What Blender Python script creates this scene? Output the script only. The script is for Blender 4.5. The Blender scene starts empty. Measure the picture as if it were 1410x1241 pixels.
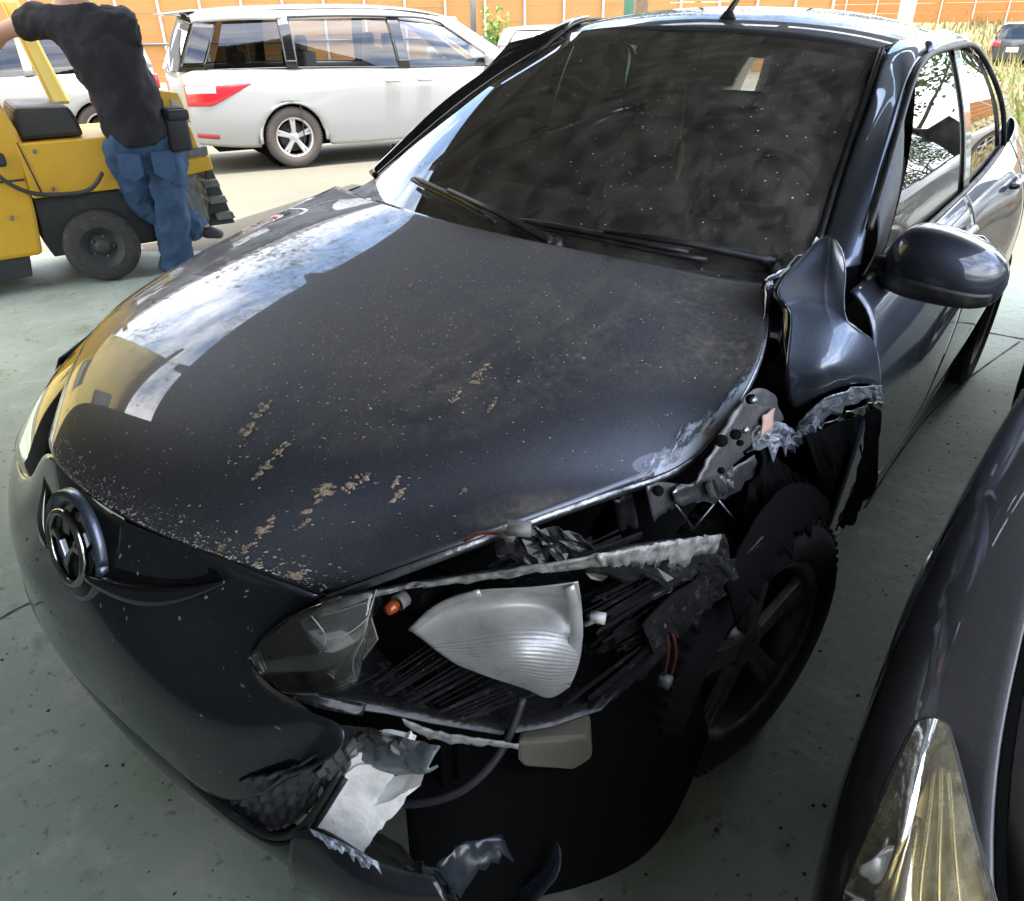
import bpy, math, random
import numpy as np
from mathutils import Vector, Matrix
R = math.radians
random.seed(7)
rng = np.random.default_rng(7)
scene = bpy.context.scene
COL = scene.collection

# ------------------------------------------------------------------ camera
cd = bpy.data.cameras.new('camera'); cam = bpy.data.objects.new('camera', cd); COL.objects.link(cam)
cd.sensor_width = 36; cd.lens = 26.81; cd.clip_start = .03; cd.clip_end = 2000
def aim(yaw, pitch, roll):
    f = Vector((math.sin(yaw)*math.cos(pitch), math.cos(yaw)*math.cos(pitch), math.sin(pitch)))
    r = Vector((math.cos(yaw), -math.sin(yaw), 0)); u = r.cross(f)
    r2 = math.cos(roll)*r + math.sin(roll)*u; u2 = -math.sin(roll)*r + math.cos(roll)*u
    m = Matrix((r2, u2, -f)).transposed()
    return m
cam.matrix_world = Matrix.Translation((1.13, -1.12, 1.42)) @ aim(-.667, -.5225, -.0126).to_4x4()
scene.camera = cam

# ------------------------------------------------------------------ sky, sun, exposure
SUN = Vector((.14, .05, .98)).normalized()
w = bpy.data.worlds.new('World'); scene.world = w; w.use_nodes = True
nt = w.node_tree; nt.nodes.clear()
out = nt.nodes.new('ShaderNodeOutputWorld'); bg = nt.nodes.new('ShaderNodeBackground')
sky = nt.nodes.new('ShaderNodeTexSky'); sky.sky_type = 'NISHITA'; sky.sun_disc = False
sky.sun_elevation = math.asin(SUN.z); sky.sun_rotation = math.atan2(SUN.x, SUN.y)
sky.air_density = 1.0; sky.dust_density = 1.5
bg.inputs['Strength'].default_value = .15
tc = nt.nodes.new('ShaderNodeTexCoord'); nz = nt.nodes.new('ShaderNodeTexNoise')
nz.inputs['Scale'].default_value = 2.2; nz.inputs['Detail'].default_value = 6; nz.inputs['Roughness'].default_value = .58
mp = nt.nodes.new('ShaderNodeMapping'); mp.inputs['Scale'].default_value = (1, 1, 2.2)
rp = nt.nodes.new('ShaderNodeValToRGB'); rp.color_ramp.elements[0].position = .40; rp.color_ramp.elements[1].position = .62
mx = nt.nodes.new('ShaderNodeMixRGB'); mx.inputs[2].default_value = (9.0, 8.9, 8.7, 1)
nt.links.new(tc.outputs['Generated'], mp.inputs['Vector']); nt.links.new(mp.outputs[0], nz.inputs['Vector'])
nt.links.new(nz.outputs[0], rp.inputs[0]); nt.links.new(rp.outputs[0], mx.inputs[0]); nt.links.new(sky.outputs[0], mx.inputs[1])
nt.links.new(mx.outputs[0], bg.inputs['Color']); nt.links.new(bg.outputs[0], out.inputs['Surface'])
sd = bpy.data.lights.new('sun', 'SUN'); sd.energy = 2.0; sd.angle = R(.53); sd.color = (1, .955, .88)
so = bpy.data.objects.new('sun', sd); COL.objects.link(so); so.rotation_euler = SUN.to_track_quat('Z', 'Y').to_euler(); so.location = SUN*40
vs = scene.view_settings; vs.view_transform = 'Standard'; vs.look = 'None'; vs.gamma = 1; vs.use_curve_mapping = False
vs.exposure = 2.72
scene.cycles.max_bounces = 10; scene.cycles.transparent_max_bounces = 16; scene.cycles.use_denoising = True

# ------------------------------------------------------------------ materials
MATS = {}
def nodes(m):
    m.use_nodes = True
    t = m.node_tree
    return t, t.nodes, t.links
def P(name, col, rough=.5, metal=0, coat=0, coat_r=.05, noise=None, bump=None, ior=1.45, trans=0, emit=None, alpha=1):
    """principled material; noise=(scale, colour, lo, hi) blends a second colour through a noise field"""
    if name in MATS: return MATS[name]
    m = bpy.data.materials.new(name); t, N, L = nodes(m)
    b = N['Principled BSDF']; c4 = lambda c: (c[0], c[1], c[2], 1)
    b.inputs['Base Color'].default_value = c4(col); b.inputs['Roughness'].default_value = rough; b.inputs['Metallic'].default_value = metal
    b.inputs['Coat Weight'].default_value = coat; b.inputs['Coat Roughness'].default_value = coat_r; b.inputs['IOR'].default_value = ior
    b.inputs['Transmission Weight'].default_value = trans; b.inputs['Alpha'].default_value = alpha
    if emit: b.inputs['Emission Color'].default_value = c4(emit[0]); b.inputs['Emission Strength'].default_value = emit[1]
    tc = N.new('ShaderNodeTexCoord')
    for k, nz_ in enumerate(noise or []):
        sc, c2, lo, hi = nz_[:4]
        n = N.new('ShaderNodeTexNoise'); n.inputs['Scale'].default_value = sc; n.inputs['Detail'].default_value = 7; n.inputs['Roughness'].default_value = .62
        if len(nz_) > 4:
            mpg = N.new('ShaderNodeMapping'); mpg.inputs['Scale'].default_value = nz_[4]; L.new(tc.outputs['Object'], mpg.inputs[0]); L.new(mpg.outputs[0], n.inputs['Vector'])
        else: L.new(tc.outputs['Object'], n.inputs['Vector'])
        r = N.new('ShaderNodeValToRGB'); r.color_ramp.elements[0].position = lo; r.color_ramp.elements[1].position = hi
        L.new(n.outputs[0], r.inputs[0])
        x = N.new('ShaderNodeMixRGB'); x.inputs[2].default_value = c4(c2); L.new(r.outputs[0], x.inputs[0])
        prev = b.inputs['Base Color'].links
        if prev: L.new(prev[0].from_socket, x.inputs[1])
        else: x.inputs[1].default_value = c4(col)
        L.new(x.outputs[0], b.inputs['Base Color'])
        if k == 0:
            rr = N.new('ShaderNodeMapRange'); rr.inputs[3].default_value = rough; rr.inputs[4].default_value = min(1, rough+.25)
            L.new(r.outputs[0], rr.inputs[0]); L.new(rr.outputs[0], b.inputs['Roughness'])
    if bump:
        n = N.new('ShaderNodeTexNoise'); n.inputs['Scale'].default_value = bump[0]; n.inputs['Detail'].default_value = 6
        L.new(tc.outputs['Object'], n.inputs['Vector'])
        bm_ = N.new('ShaderNodeBump'); bm_.inputs['Strength'].default_value = bump[1]; bm_.inputs['Distance'].default_value = bump[2] if len(bump) > 2 else .01
        L.new(n.outputs[0], bm_.inputs['Height']); L.new(bm_.outputs[0], b.inputs['Normal'])
    MATS[name] = m
    return m

def paint(name, col, metal, rough, coat_r, dust, dcol=(.20, .185, .155), upmin=.12):
    """metallic car paint under a clear coat, with settled dust on faces that look up"""
    m = bpy.data.materials.new(name); t, N, L = nodes(m); b = N['Principled BSDF']; MATS[name] = m
    tc = N.new('ShaderNodeTexCoord'); geo = N.new('ShaderNodeNewGeometry')
    fl = N.new('ShaderNodeTexNoise'); fl.inputs['Scale'].default_value = 900; L.new(tc.outputs['Object'], fl.inputs[0])
    fr = N.new('ShaderNodeValToRGB'); fr.color_ramp.elements[0].position = .35; fr.color_ramp.elements[1].position = .75
    fr.color_ramp.elements[0].color = (col[0]*.7, col[1]*.7, col[2]*.7, 1); fr.color_ramp.elements[1].color = (col[0]*1.5, col[1]*1.5, col[2]*1.5, 1)
    L.new(fl.outputs[0], fr.inputs[0])
    b.inputs['Metallic'].default_value = metal; b.inputs['Roughness'].default_value = rough
    b.inputs['Coat Weight'].default_value = 1; b.inputs['Coat Roughness'].default_value = coat_r; b.inputs['Coat IOR'].default_value = 1.5
    L.new(fr.outputs[0], b.inputs['Base Color'])
    d = N.new('ShaderNodeBsdfDiffuse'); d.inputs['Color'].default_value = (*dcol, 1)
    def nz(sc, lo, hi, det=8, ro=.65, mscale=None):
        n = N.new('ShaderNodeTexNoise'); n.inputs['Scale'].default_value = sc; n.inputs['Detail'].default_value = det; n.inputs['Roughness'].default_value = ro
        if mscale:
            mp = N.new('ShaderNodeMapping'); mp.inputs['Scale'].default_value = mscale; L.new(tc.outputs['Object'], mp.inputs[0]); L.new(mp.outputs[0], n.inputs[0])
        else: L.new(tc.outputs['Object'], n.inputs[0])
        r = N.new('ShaderNodeMapRange'); r.inputs[1].default_value = lo; r.inputs[2].default_value = hi; r.clamp = True
        L.new(n.outputs[0], r.inputs[0]); return r.outputs[0]
    def mth(op, a, b_):
        x = N.new('ShaderNodeMath'); x.operation = op
        for i, v in enumerate((a, b_)):
            if isinstance(v, (int, float)): x.inputs[i].default_value = v
            else: L.new(v, x.inputs[i])
        return x.outputs[0]
    sep = N.new('ShaderNodeSeparateXYZ'); L.new(geo.outputs['Normal'], sep.inputs[0])
    up = N.new('ShaderNodeMapRange'); up.inputs[1].default_value = .915; up.inputs[2].default_value = .968; up.clamp = True; L.new(sep.outputs[2], up.inputs[0])
    film = mth('MULTIPLY', nz(3.5, .40, .68), .75); grit = mth('MULTIPLY', mth('MULTIPLY', nz(70, .46, .74), nz(4, .38, .62)), 1.7); streak = mth('MULTIPLY', nz(9, .50, .76, mscale=(4, 1, 1)), .6); fuzz = mth('MULTIPLY', nz(24, .54, .72, 12, .8), .8)
    tot = mth('ADD', mth('ADD', mth('ADD', mth('ADD', film, .12), grit), streak), fuzz)
    tot = mth('MULTIPLY', mth('MULTIPLY', tot, mth('ADD', up.outputs[0], upmin)), dust)
    ms = N.new('ShaderNodeMixShader'); L.new(tot, ms.inputs[0]); L.new(b.outputs[0], ms.inputs[1]); L.new(d.outputs[0], ms.inputs[2])
    L.new(ms.outputs[0], N['Material Output'].inputs[0])
    return m

def glass(name, tint, dust, dcol=(.32, .29, .24), rough=.0, spec=1.0):
    """thin glazing: tinted see-through, mirror-like at glancing angles, with a dust film"""
    m = bpy.data.materials.new(name); t, N, L = nodes(m); MATS[name] = m
    N.remove(N['Principled BSDF'])
    tr = N.new('ShaderNodeBsdfTransparent'); tr.inputs[0].default_value = (*tint, 1)
    gl = N.new('ShaderNodeBsdfGlossy'); gl.inputs['Roughness'].default_value = rough
    fz = N.new('ShaderNodeFresnel'); fz.inputs[0].default_value = 1.52
    fm = N.new('ShaderNodeMath'); fm.operation = 'MULTIPLY'; fm.inputs[1].default_value = 1.55*spec; fm.use_clamp = True; L.new(fz.outputs[0], fm.inputs[0])
    m1 = N.new('ShaderNodeMixShader'); L.new(fm.outputs[0], m1.inputs[0]); L.new(tr.outputs[0], m1.inputs[1]); L.new(gl.outputs[0], m1.inputs[2])
    last = m1
    if dust > 0:
        tc = N.new('ShaderNodeTexCoord'); n = N.new('ShaderNodeTexNoise'); n.inputs['Scale'].default_value = 13; n.inputs['Detail'].default_value = 12; n.inputs['Roughness'].default_value = .80
        mp = N.new('ShaderNodeMapping'); mp.inputs['Scale'].default_value = (1.3, .7, .7); mp.inputs['Rotation'].default_value = (0, .6, .5); L.new(tc.outputs['Object'], mp.inputs[0]); L.new(mp.outputs[0], n.inputs[0])
        r = N.new('ShaderNodeMapRange'); r.inputs[1].default_value = .42; r.inputs[2].default_value = .68; r.inputs[3].default_value = dust*.35; r.inputs[4].default_value = dust*2.0; L.new(n.outputs[0], r.inputs[0])
        d = N.new('ShaderNodeBsdfDiffuse'); d.inputs[0].default_value = (*dcol, 1)
        m2 = N.new('ShaderNodeMixShader'); L.new(r.outputs[0], m2.inputs[0]); L.new(m1.outputs[0], m2.inputs[1]); L.new(d.outputs[0], m2.inputs[2]); last = m2
    L.new(last.outputs[0], N['Material Output'].inputs[0])
    return m

# ------------------------------------------------------------------ mesh helpers
def tag(o, label=None, cat=None, group=None, kind=None):
    if label: o['label'] = label
    if cat: o['category'] = cat
    if group: o['group'] = group
    if kind: o['kind'] = kind
    return o
def empty(name, loc=(0, 0, 0), rz=0, label=None, cat=None, group=None):
    o = bpy.data.objects.new(name, None); COL.objects.link(o); o.location = loc; o.rotation_euler = (0, 0, rz); o.empty_display_size = .1
    return tag(o, label, cat, group)
XF = [None]          # optional vertex transform for the object being built
def mk(name, verts, faces, mat, parent=None, smooth=True, solid=0, offset=-1, bevel=0, sub=0, uv=None, mats=None, midx=None):
    if XF[0] is not None: verts = [XF[0](v) for v in verts]
    me = bpy.data.meshes.new(name); me.from_pydata([tuple(map(float, v)) for v in verts], [], faces); me.validate()
    me.materials.append(mat)
    for m_ in mats or []: me.materials.append(m_)
    if midx is not None: me.polygons.foreach_set('material_index', midx)
    if smooth: me.polygons.foreach_set('use_smooth', [True]*len(me.polygons))
    o = bpy.data.objects.new(name, me); COL.objects.link(o); o.parent = parent
    if bevel:
        b = o.modifiers.new('b', 'BEVEL'); b.width = bevel; b.segments = 2; b.limit_method = 'ANGLE'; b.angle_limit = R(30); b.harden_normals = False
    if sub:
        s = o.modifiers.new('s', 'SUBSURF'); s.levels = s.render_levels = sub
    if solid:
        s = o.modifiers.new('t', 'SOLIDIFY'); s.thickness = solid; s.offset = offset; s.use_quality_normals = True
    return o
class MB:
    """collects boxes, tubes and plates into one mesh"""
    def __init__(s): s.v = []; s.f = []
    def add(s, v, f):
        n = len(s.v); s.v += [tuple(p) for p in v]; s.f += [[i+n for i in q] for q in f]; return s
    def box(s, c, d, rz=0, m=None):
        x, y, z = d[0]/2, d[1]/2, d[2]/2
        pts = [Vector((a*x, b*y, e*z)) for a in (-1, 1) for b in (-1, 1) for e in (-1, 1)]
        if rz: pts = [Matrix.Rotation(rz, 3, 'Z') @ p for p in pts]
        if m is not None: pts = [m @ p for p in pts]
        pts = [p+Vector(c) for p in pts]
        return s.add(pts, [(0, 1, 3, 2), (4, 6, 7, 5), (0, 4, 5, 1), (2, 3, 7, 6), (0, 2, 6, 4), (1, 5, 7, 3)])
    def tube(s, pts, r, n=10, caps=True, closed=False):
        pts = [Vector(p) for p in pts]; k = len(pts); rs = r if isinstance(r, (list, tuple)) else [r]*k
        up = None; rings = []
        for i, p in enumerate(pts):
            a = pts[(i-1) % k] if (closed or i) else p; b = pts[(i+1) % k] if (closed or i < k-1) else p
            t = (b-a).normalized()
            if up is None: up = Vector((0, 0, 1)) if abs(t.z) < .9 else Vector((1, 0, 0))
            x = t.cross(up).normalized(); up = x.cross(t).normalized()
            rings.append([p+rs[i]*(math.cos(2*math.pi*j/n)*x+math.sin(2*math.pi*j/n)*up) for j in range(n)])
        v = [q for rg in rings for q in rg]; f = []
        for i in range(k if closed else k-1):
            for j in range(n): f.append((i*n+j, i*n+(j+1) % n, ((i+1) % k)*n+(j+1) % n, ((i+1) % k)*n+j))
        if caps and not closed: f += [list(range(n))[::-1], [(k-1)*n+j for j in range(n)]]
        return s.add(v, f)
    def lathe(s, prof, axis='X', c=(0, 0, 0), n=40, close=False):
        """prof: (radius, along-axis) pairs"""
        v = []; k = len(prof)
        for i in range(n):
            a = 2*math.pi*i/n
            for r, h in prof:
                q = (h, r*math.cos(a), r*math.sin(a)) if axis == 'X' else ((r*math.cos(a), h, r*math.sin(a)) if axis == 'Y' else (r*math.cos(a), r*math.sin(a), h))
                v.append((q[0]+c[0], q[1]+c[1], q[2]+c[2]))
        f = []
        for i in range(n):
            j = (i+1) % n
            for q in range(k if close else k-1): f.append((i*k+q, i*k+(q+1) % k, j*k+(q+1) % k, j*k+q))
        return s.add(v, f)
    def plate(s, poly, nrm, t):
        """a flat or slightly bent polygon given thickness along nrm"""
        n = len(poly); d = Vector(nrm).normalized()*t
        v = [Vector(p) for p in poly]+[Vector(p)-d for p in poly]
        return s.add(v, [list(range(n)), [n+i for i in range(n)][::-1]]+[(i, n+i, n+(i+1) % n, (i+1) % n) for i in range(n)])
    def build(s, name, mat, parent=None, **k): return mk(name, s.v, s.f, mat, parent, **k)

def spline(K, V, q):
    """natural cubic through V at knots K, sampled at q"""
    K = np.asarray(K, float); V = np.asarray(V, float); n = len(K)
    if n == 2:
        t = ((q-K[0])/(K[1]-K[0])).reshape(-1, *([1]*(V.ndim-1))); return V[0]*(1-t)+V[1]*t
    h = np.diff(K); A = np.zeros((n, n)); A[0, 0] = A[-1, -1] = 1; B = np.zeros_like(V)
    for i in range(1, n-1):
        A[i, i-1] = h[i-1]; A[i, i] = 2*(h[i-1]+h[i]); A[i, i+1] = h[i]
        B[i] = 6*((V[i+1]-V[i])/h[i]-(V[i]-V[i-1])/h[i-1])
    M = np.linalg.solve(A, B.reshape(n, -1)).reshape(V.shape)
    i = np.clip(np.searchsorted(K, q, side='right')-1, 0, n-2); sh = (-1, *([1]*(V.ndim-1)))
    hi = h[i].reshape(sh); a = (K[i+1].reshape(-1)-q).reshape(sh); b = (q-K[i]).reshape(sh)
    return (M[i]*a**3+M[i+1]*b**3)/(6*hi)+(V[i]/hi-M[i]*hi/6)*a+(V[i+1]/hi-M[i+1]*hi/6)*b
def curve(pts, n):
    V = np.array(pts, float); d = np.linalg.norm(np.diff(V, axis=0), axis=1); K = np.concatenate([[0], np.cumsum(d**.7)]); K /= K[-1]
    return spline(K, V, np.linspace(0, 1, n))
def knots(G, ax):
    d = np.linalg.norm(np.diff(G, axis=ax), axis=2).mean(axis=1-ax); K = np.concatenate([[0], np.cumsum(d)]); return K/K[-1]
def surf(rows, nu, nv, u=(0, 1), v=(0, 1)):
    G = np.array(rows, float); A = spline(knots(G, 0), G, np.linspace(v[0], v[1], nv+1))
    Bt = spline(knots(G, 1), np.swapaxes(A, 0, 1), np.linspace(u[0], u[1], nu+1))
    return np.swapaxes(Bt, 0, 1)
def gridfaces(r, c, flip=False):
    f = [(i*c+j, i*c+j+1, (i+1)*c+j+1, (i+1)*c+j) for i in range(r-1) for j in range(c-1)]
    return [q[::-1] for q in f] if flip else f
def sheet(name, rows, mat, parent=None, nu=24, nv=16, flip=False, mirror=False, grid=None, **k):
    G = surf(rows, nu, nv) if grid is None else grid
    if mirror: G = G*np.array([-1, 1, 1]); flip = not flip
    return mk(name, G.reshape(-1, 3), gridfaces(G.shape[0], G.shape[1], flip), mat, parent, **k)
def mir(pts): return [(-p[0], p[1], p[2]) for p in pts]

# ================================================================== ground and shed
GROUND = P('pale_concrete', (.125, .112, .085), .9, noise=[(.5, (.10, .098, .074), .42, .62), (5, (.082, .077, .06), .58, .8)], bump=(30, .3))
mk('ground', [(-150, -60, 0), (150, -60, 0), (150, 200, 0), (-150, 200, 0)], [(0, 1, 2, 3)], GROUND, smooth=False)['kind'] = 'structure'
FLOOR = P('green_floor_paint', (.235, .285, .225), .62, noise=[(1.3, (.35, .38, .325), .42, .68), (9, (.36, .37, .33), .52, .74), (34, (.05, .052, .045), .60, .74), (3.5, (.10, .105, .09), .60, .78)], bump=(26, .5, .006))
fl = mk('shed_floor', [(-4.7, -4.6, .004), (4.6, -4.6, .004), (4.6, 5.2, .004), (-.6, 4.3, .004), (-4.9, .85, .004)], [(0, 1, 2, 3, 4)], FLOOR, smooth=False); fl['kind'] = 'structure'
JOINT = P('joint_dirt', (.04, .038, .034), .95)
def groove(pts, w_):
    c = curve(pts, 30); r = np.random.default_rng(int(abs(pts[0][0])*100)); d = np.diff(c, axis=0, append=c[-1:]+c[-1:]-c[-2:-1]); n = np.stack([-d[:, 1], d[:, 0]], -1); n /= np.linalg.norm(n, axis=1)[:, None]
    a = c.copy(); b_ = c.copy(); wv = w_*(.5+r.random(30)); a[:, :2] += n*wv[:, None]; b_[:, :2] -= n*wv[:, None]
    return sheet('floor_crack', None, JOINT, fl, grid=np.stack([a, b_]))
groove([(0.690,3.164,0.006), (0.945,3.167,0.006), (1.485,3.202,0.006)], .006)
groove([(-0.967,-0.944,0.006), (-0.942,-0.746,0.006), (-0.947,-0.691,0.006), (-0.876,-0.498,0.006)], .003)
groove([(0.761,1.198,0.006), (0.778,2.128,0.006), (0.935,3.125,0.006)], .003)

# shed roof: corrugated sheet on purlins, open to the yard on two sides
SHEET = P('roof_sheet', (.105, .10, .095), .6, .3, noise=[(2, (.06, .055, .05), .45, .7), (12, (.14, .09, .06), .62, .75)])
BEAM = P('roof_beam', (.05, .055, .05), .6)
A_, B_, C_, D_ = np.array([-2.75, -2.05, 3.3]), np.array([-4.5, 4.3, 3.3]), np.array([2.5, 4.7, 3.5]), np.array([2.5, -2.05, 3.5])
def roofpt(u, v): return (A_*(1-u)+D_*u)*(1-v)+(B_*(1-u)+C_*u)*v
shed = empty('shed_roof', (0, 0, 0), 0, 'dark corrugated metal roof of the open workshop shed over the cars', 'shed roof')
nu = 320; G = np.zeros((9, nu+1, 3))
for i in range(9):
    for j in range(nu+1):
        p = roofpt(i/8, j/nu); p[2] += .018*math.sin(j*2*math.pi/8); G[i, j] = p
sheet('roof_sheeting', None, SHEET, shed, grid=G, smooth=True, solid=.002)
for k in range(7):
    u = .005+k/6*.99; a, b_ = roofpt(u, .005), roofpt(u, .995); a[2] -= .085; b_[2] -= .085
    d = b_-a; MB().box((a+b_)/2, (.06, np.linalg.norm(d), .12), m=Vector((0, 1, 0)).rotation_difference(Vector(d)).to_matrix()).build('purlin', BEAM, shed, smooth=False)
for v in (.01, .34, .67, .99):
    a, b_ = roofpt(.003, v), roofpt(.997, v); a[2] -= .24; b_[2] -= .24
    d = b_-a; MB().box((a+b_)/2, (np.linalg.norm(d), .10, .18), m=Vector((1, 0, 0)).rotation_difference(Vector(d)).to_matrix()).build('rafter', BEAM, shed, smooth=False)
POST = P('post_green', (.06, .16, .10), .5, noise=[(8, (.10, .09, .07), .6, .8)])
for i, (u, v) in enumerate(((.03, .012), (.985, .99))):
    p = roofpt(u, v); h_ = p[2]-.33
    e = empty('shed_post', (p[0], p[1], .004), 0, ('green steel post at the back wall corner of the shed', 'green steel post at the open corner of the shed')[i], 'post', 'posts of the workshop shed')
    MB().box((0, 0, h_/2), (.12, .12, h_)).build('post_shaft', POST, e, smooth=False, bevel=.006); MB().box((0, 0, .008), (.22, .22, .016)).build('base_plate', POST, e, smooth=False)
WALL = P('shed_shade_wall', (.07, .073, .07), .85, noise=[(1.5, (.05, .05, .048), .4, .7)])
for lb, a, b_, hh in (('grey blockwork back wall of the workshop shed, set close to shade the front', (-2.6, -1.95), (2.45, -1.95), (3.32, 3.53)), ('short grey unseen wall added to darken the bonnet nose reflection', (-2.60, -1.97), (-2.95, -.95), (3.32, 3.32))):  # unseen walls: back one set close, short one added, to darken the front
    a, b_ = np.array(a), np.array(b_); d = (b_-a)/np.linalg.norm(b_-a); n = np.array([-d[1], d[0]])*.07
    q = [np.array([*p, z]) for z in (0, 1) for p in (a-n, b_-n, b_+n, a+n)]
    for i_, hi in zip((4, 5, 6, 7), (hh[0], hh[1], hh[1], hh[0])): q[i_][2] = hi
    tag(mk('shed_shade_wall', q, [(0, 1, 5, 4), (1, 2, 6, 5), (2, 3, 7, 6), (3, 0, 4, 7), (4, 5, 6, 7)], WALL, None, smooth=False), lb, 'wall')

# ================================================================== the damaged hatchback
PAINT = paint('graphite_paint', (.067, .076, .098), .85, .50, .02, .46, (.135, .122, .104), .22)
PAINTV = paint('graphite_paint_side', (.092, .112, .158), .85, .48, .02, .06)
BUMP_SHADED = paint('bumper_shaded_paint', (.012, .0155, .023), .75, .5, .04, .20, (.13, .12, .10), .22)  # same graphite paint darkened, putting the front's shade into the colour
BLACK = P('black_plastic', (.012, .012, .013), .45, noise=[(30, (.05, .047, .042), .5, .8)])
BLACKG = P('gloss_black', (.006, .006, .007), .12, coat=1)
DARK = P('inner_dark', (.006, .006, .006), 1.0, ior=1.05)
RUBBER = P('tyre_rubber', (.010, .010, .010), .85, noise=[(25, (.028, .026, .023), .5, .85)], ior=1.2)
STEEL = P('bare_steel', (.34, .35, .37), .38, 1, noise=[(35, (.06, .06, .06), .5, .75)], bump=(40, .4))
SCRAPE = P('scraped_paint', (.36, .40, .45), .42, .6, noise=[(60, (.06, .07, .09), .42, .62, (1, 4, 2)), (22, (.38, .20, .09), .66, .80)], bump=(70, .6))
def wearmat():
    m = bpy.data.materials.new('worn_paint'); t, N, L = nodes(m); b = N['Principled BSDF']; tc = N.new('ShaderNodeTexCoord')
    at_ = N.new('ShaderNodeAttribute'); at_.attribute_name = 'wear'
    mp = N.new('ShaderNodeMapping'); mp.inputs['Scale'].default_value = (7, 1.6, 3); mp.inputs['Rotation'].default_value = (0, 0, -.45); L.new(tc.outputs['Object'], mp.inputs[0])
    n = N.new('ShaderNodeTexNoise'); n.inputs['Scale'].default_value = 16; n.inputs['Detail'].default_value = 8; n.inputs['Roughness'].default_value = .7; L.new(mp.outputs[0], n.inputs[0])
    ad = N.new('ShaderNodeMath'); ad.operation = 'MULTIPLY_ADD'; ad.inputs[1].default_value = .62; L.new(at_.outputs['Fac'], ad.inputs[0]); L.new(n.outputs[0], ad.inputs[2])
    r = N.new('ShaderNodeMapRange'); r.inputs[1].default_value = .80; r.inputs[2].default_value = .98; r.clamp = True; L.new(ad.outputs[0], r.inputs[0])
    n2 = N.new('ShaderNodeTexNoise'); n2.inputs['Scale'].default_value = 26; L.new(tc.outputs['Object'], n2.inputs[0])
    cr = N.new('ShaderNodeValToRGB'); cr.color_ramp.elements[0].color = (.34, .38, .43, 1); cr.color_ramp.elements[1].color = (.34, .19, .10, 1); cr.color_ramp.elements[0].position = .58; cr.color_ramp.elements[1].position = .70; L.new(n2.outputs[0], cr.inputs[0])
    mx = N.new('ShaderNodeMixRGB'); mx.inputs[1].default_value = (.085, .098, .128, 1); L.new(r.outputs[0], mx.inputs[0]); L.new(cr.outputs[0], mx.inputs[2]); L.new(mx.outputs[0], b.inputs['Base Color'])
    mm = N.new('ShaderNodeMapRange'); mm.inputs[3].default_value = .8; mm.inputs[4].default_value = .3; L.new(r.outputs[0], mm.inputs[0]); L.new(mm.outputs[0], b.inputs['Metallic'])
    b.inputs['Roughness'].default_value = .46
    c_ = N.new('ShaderNodeMapRange'); c_.inputs[3].default_value = 1; c_.inputs[4].default_value = 0; L.new(r.outputs[0], c_.inputs[0]); L.new(c_.outputs[0], b.inputs['Coat Weight'])
    tr_ = N.new('ShaderNodeBsdfTransparent'); ms = N.new('ShaderNodeMixShader'); L.new(r.outputs[0], ms.inputs[0]); L.new(tr_.outputs[0], ms.inputs[1]); L.new(b.outputs[0], ms.inputs[2]); L.new(ms.outputs[0], N['Material Output'].inputs[0])
    return m
WEAR = wearmat()
GREYMET = P('primer_metal', (.11, .11, .115), .4, .6, noise=[(30, (.25, .25, .25), .55, .8)], bump=(50, .3))
CHROME = P('chrome', (.72, .72, .72), .12, 1, noise=[(40, (.35, .34, .32), .6, .9)])
WS = glass('windscreen_glass', (.60, .62, .60), .14, (.25, .235, .21))
WG = glass('door_glass', (.30, .32, .31), .04)
INTER = P('interior_grey', (.022, .022, .024), .7)
SEATF = P('seat_fabric', (.11, .105, .10), .9)

car = empty('hatchback', (0, 0, 0), 0, 'crashed graphite grey hatchback with torn front fender, smashed headlight and dusty bonnet', 'car')
K = .035
def T(v): return (v[0]+K*(v[2]-.3), v[1], v[2]-K*v[0])
XF[0] = T

# ---- bonnet
fs = np.array([-1, -.86, -.62, -.32, 0, .32, .62, .86, 1])
g = np.interp(np.abs(fs), [0, .32, .62, .86, 1], [0, .045, .215, .60, 1]); h = np.abs(fs)**2.2
cen = [(0, -.747, .783), (0, -.645, .853), (0, -.45, .915), (0, -.22, .955), (0, 0, .979), (0, .195, .999)]
edge = [(.387, -.627, .72), (.525, -.49, .800), (.625, -.32, .826), (.695, -.13, .848), (.722, .07, .882), (.61, .355, .958)]
hood = []
for c, e in zip(cen, edge):
    c = np.array(c); e = np.array(e); row = []
    for f, gg, hh in zip(fs, g, h):
        row.append((f*e[0], c[1]+(e[1]-c[1])*hh, c[2]+(e[2]-c[2])*gg))
    hood.append(row)
# the left edge is dragged out of line by the crash
le = [(0.387,-0.627,0.720), (0.545,-0.506,0.817), (0.645,-0.276,0.828), (0.700,-0.129,0.844), (0.700,0.069,0.926), (0.593,0.347,0.972)]
hood[5][0] = (-0.719,0.387,0.960)
for i in (2, 3, 4): hood[i][0] = tuple(np.array(hood[i][0])+np.array([0, 0, .018])); hood[i][1] = tuple(np.array(hood[i][1])+np.array([0, 0, .010]))
for i, p in enumerate(le):
    hood[i][8] = p
    hood[i][7] = tuple(.5*(np.array(hood[i][7])+np.array([hood[i][7][0], hood[i][7][1], hood[i][7][2]])))
HG = surf(hood, 96, 84)
bonnet = sheet('bonnet', None, PAINT, car, grid=HG, flip=False, solid=.006, offset=-1)
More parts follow.
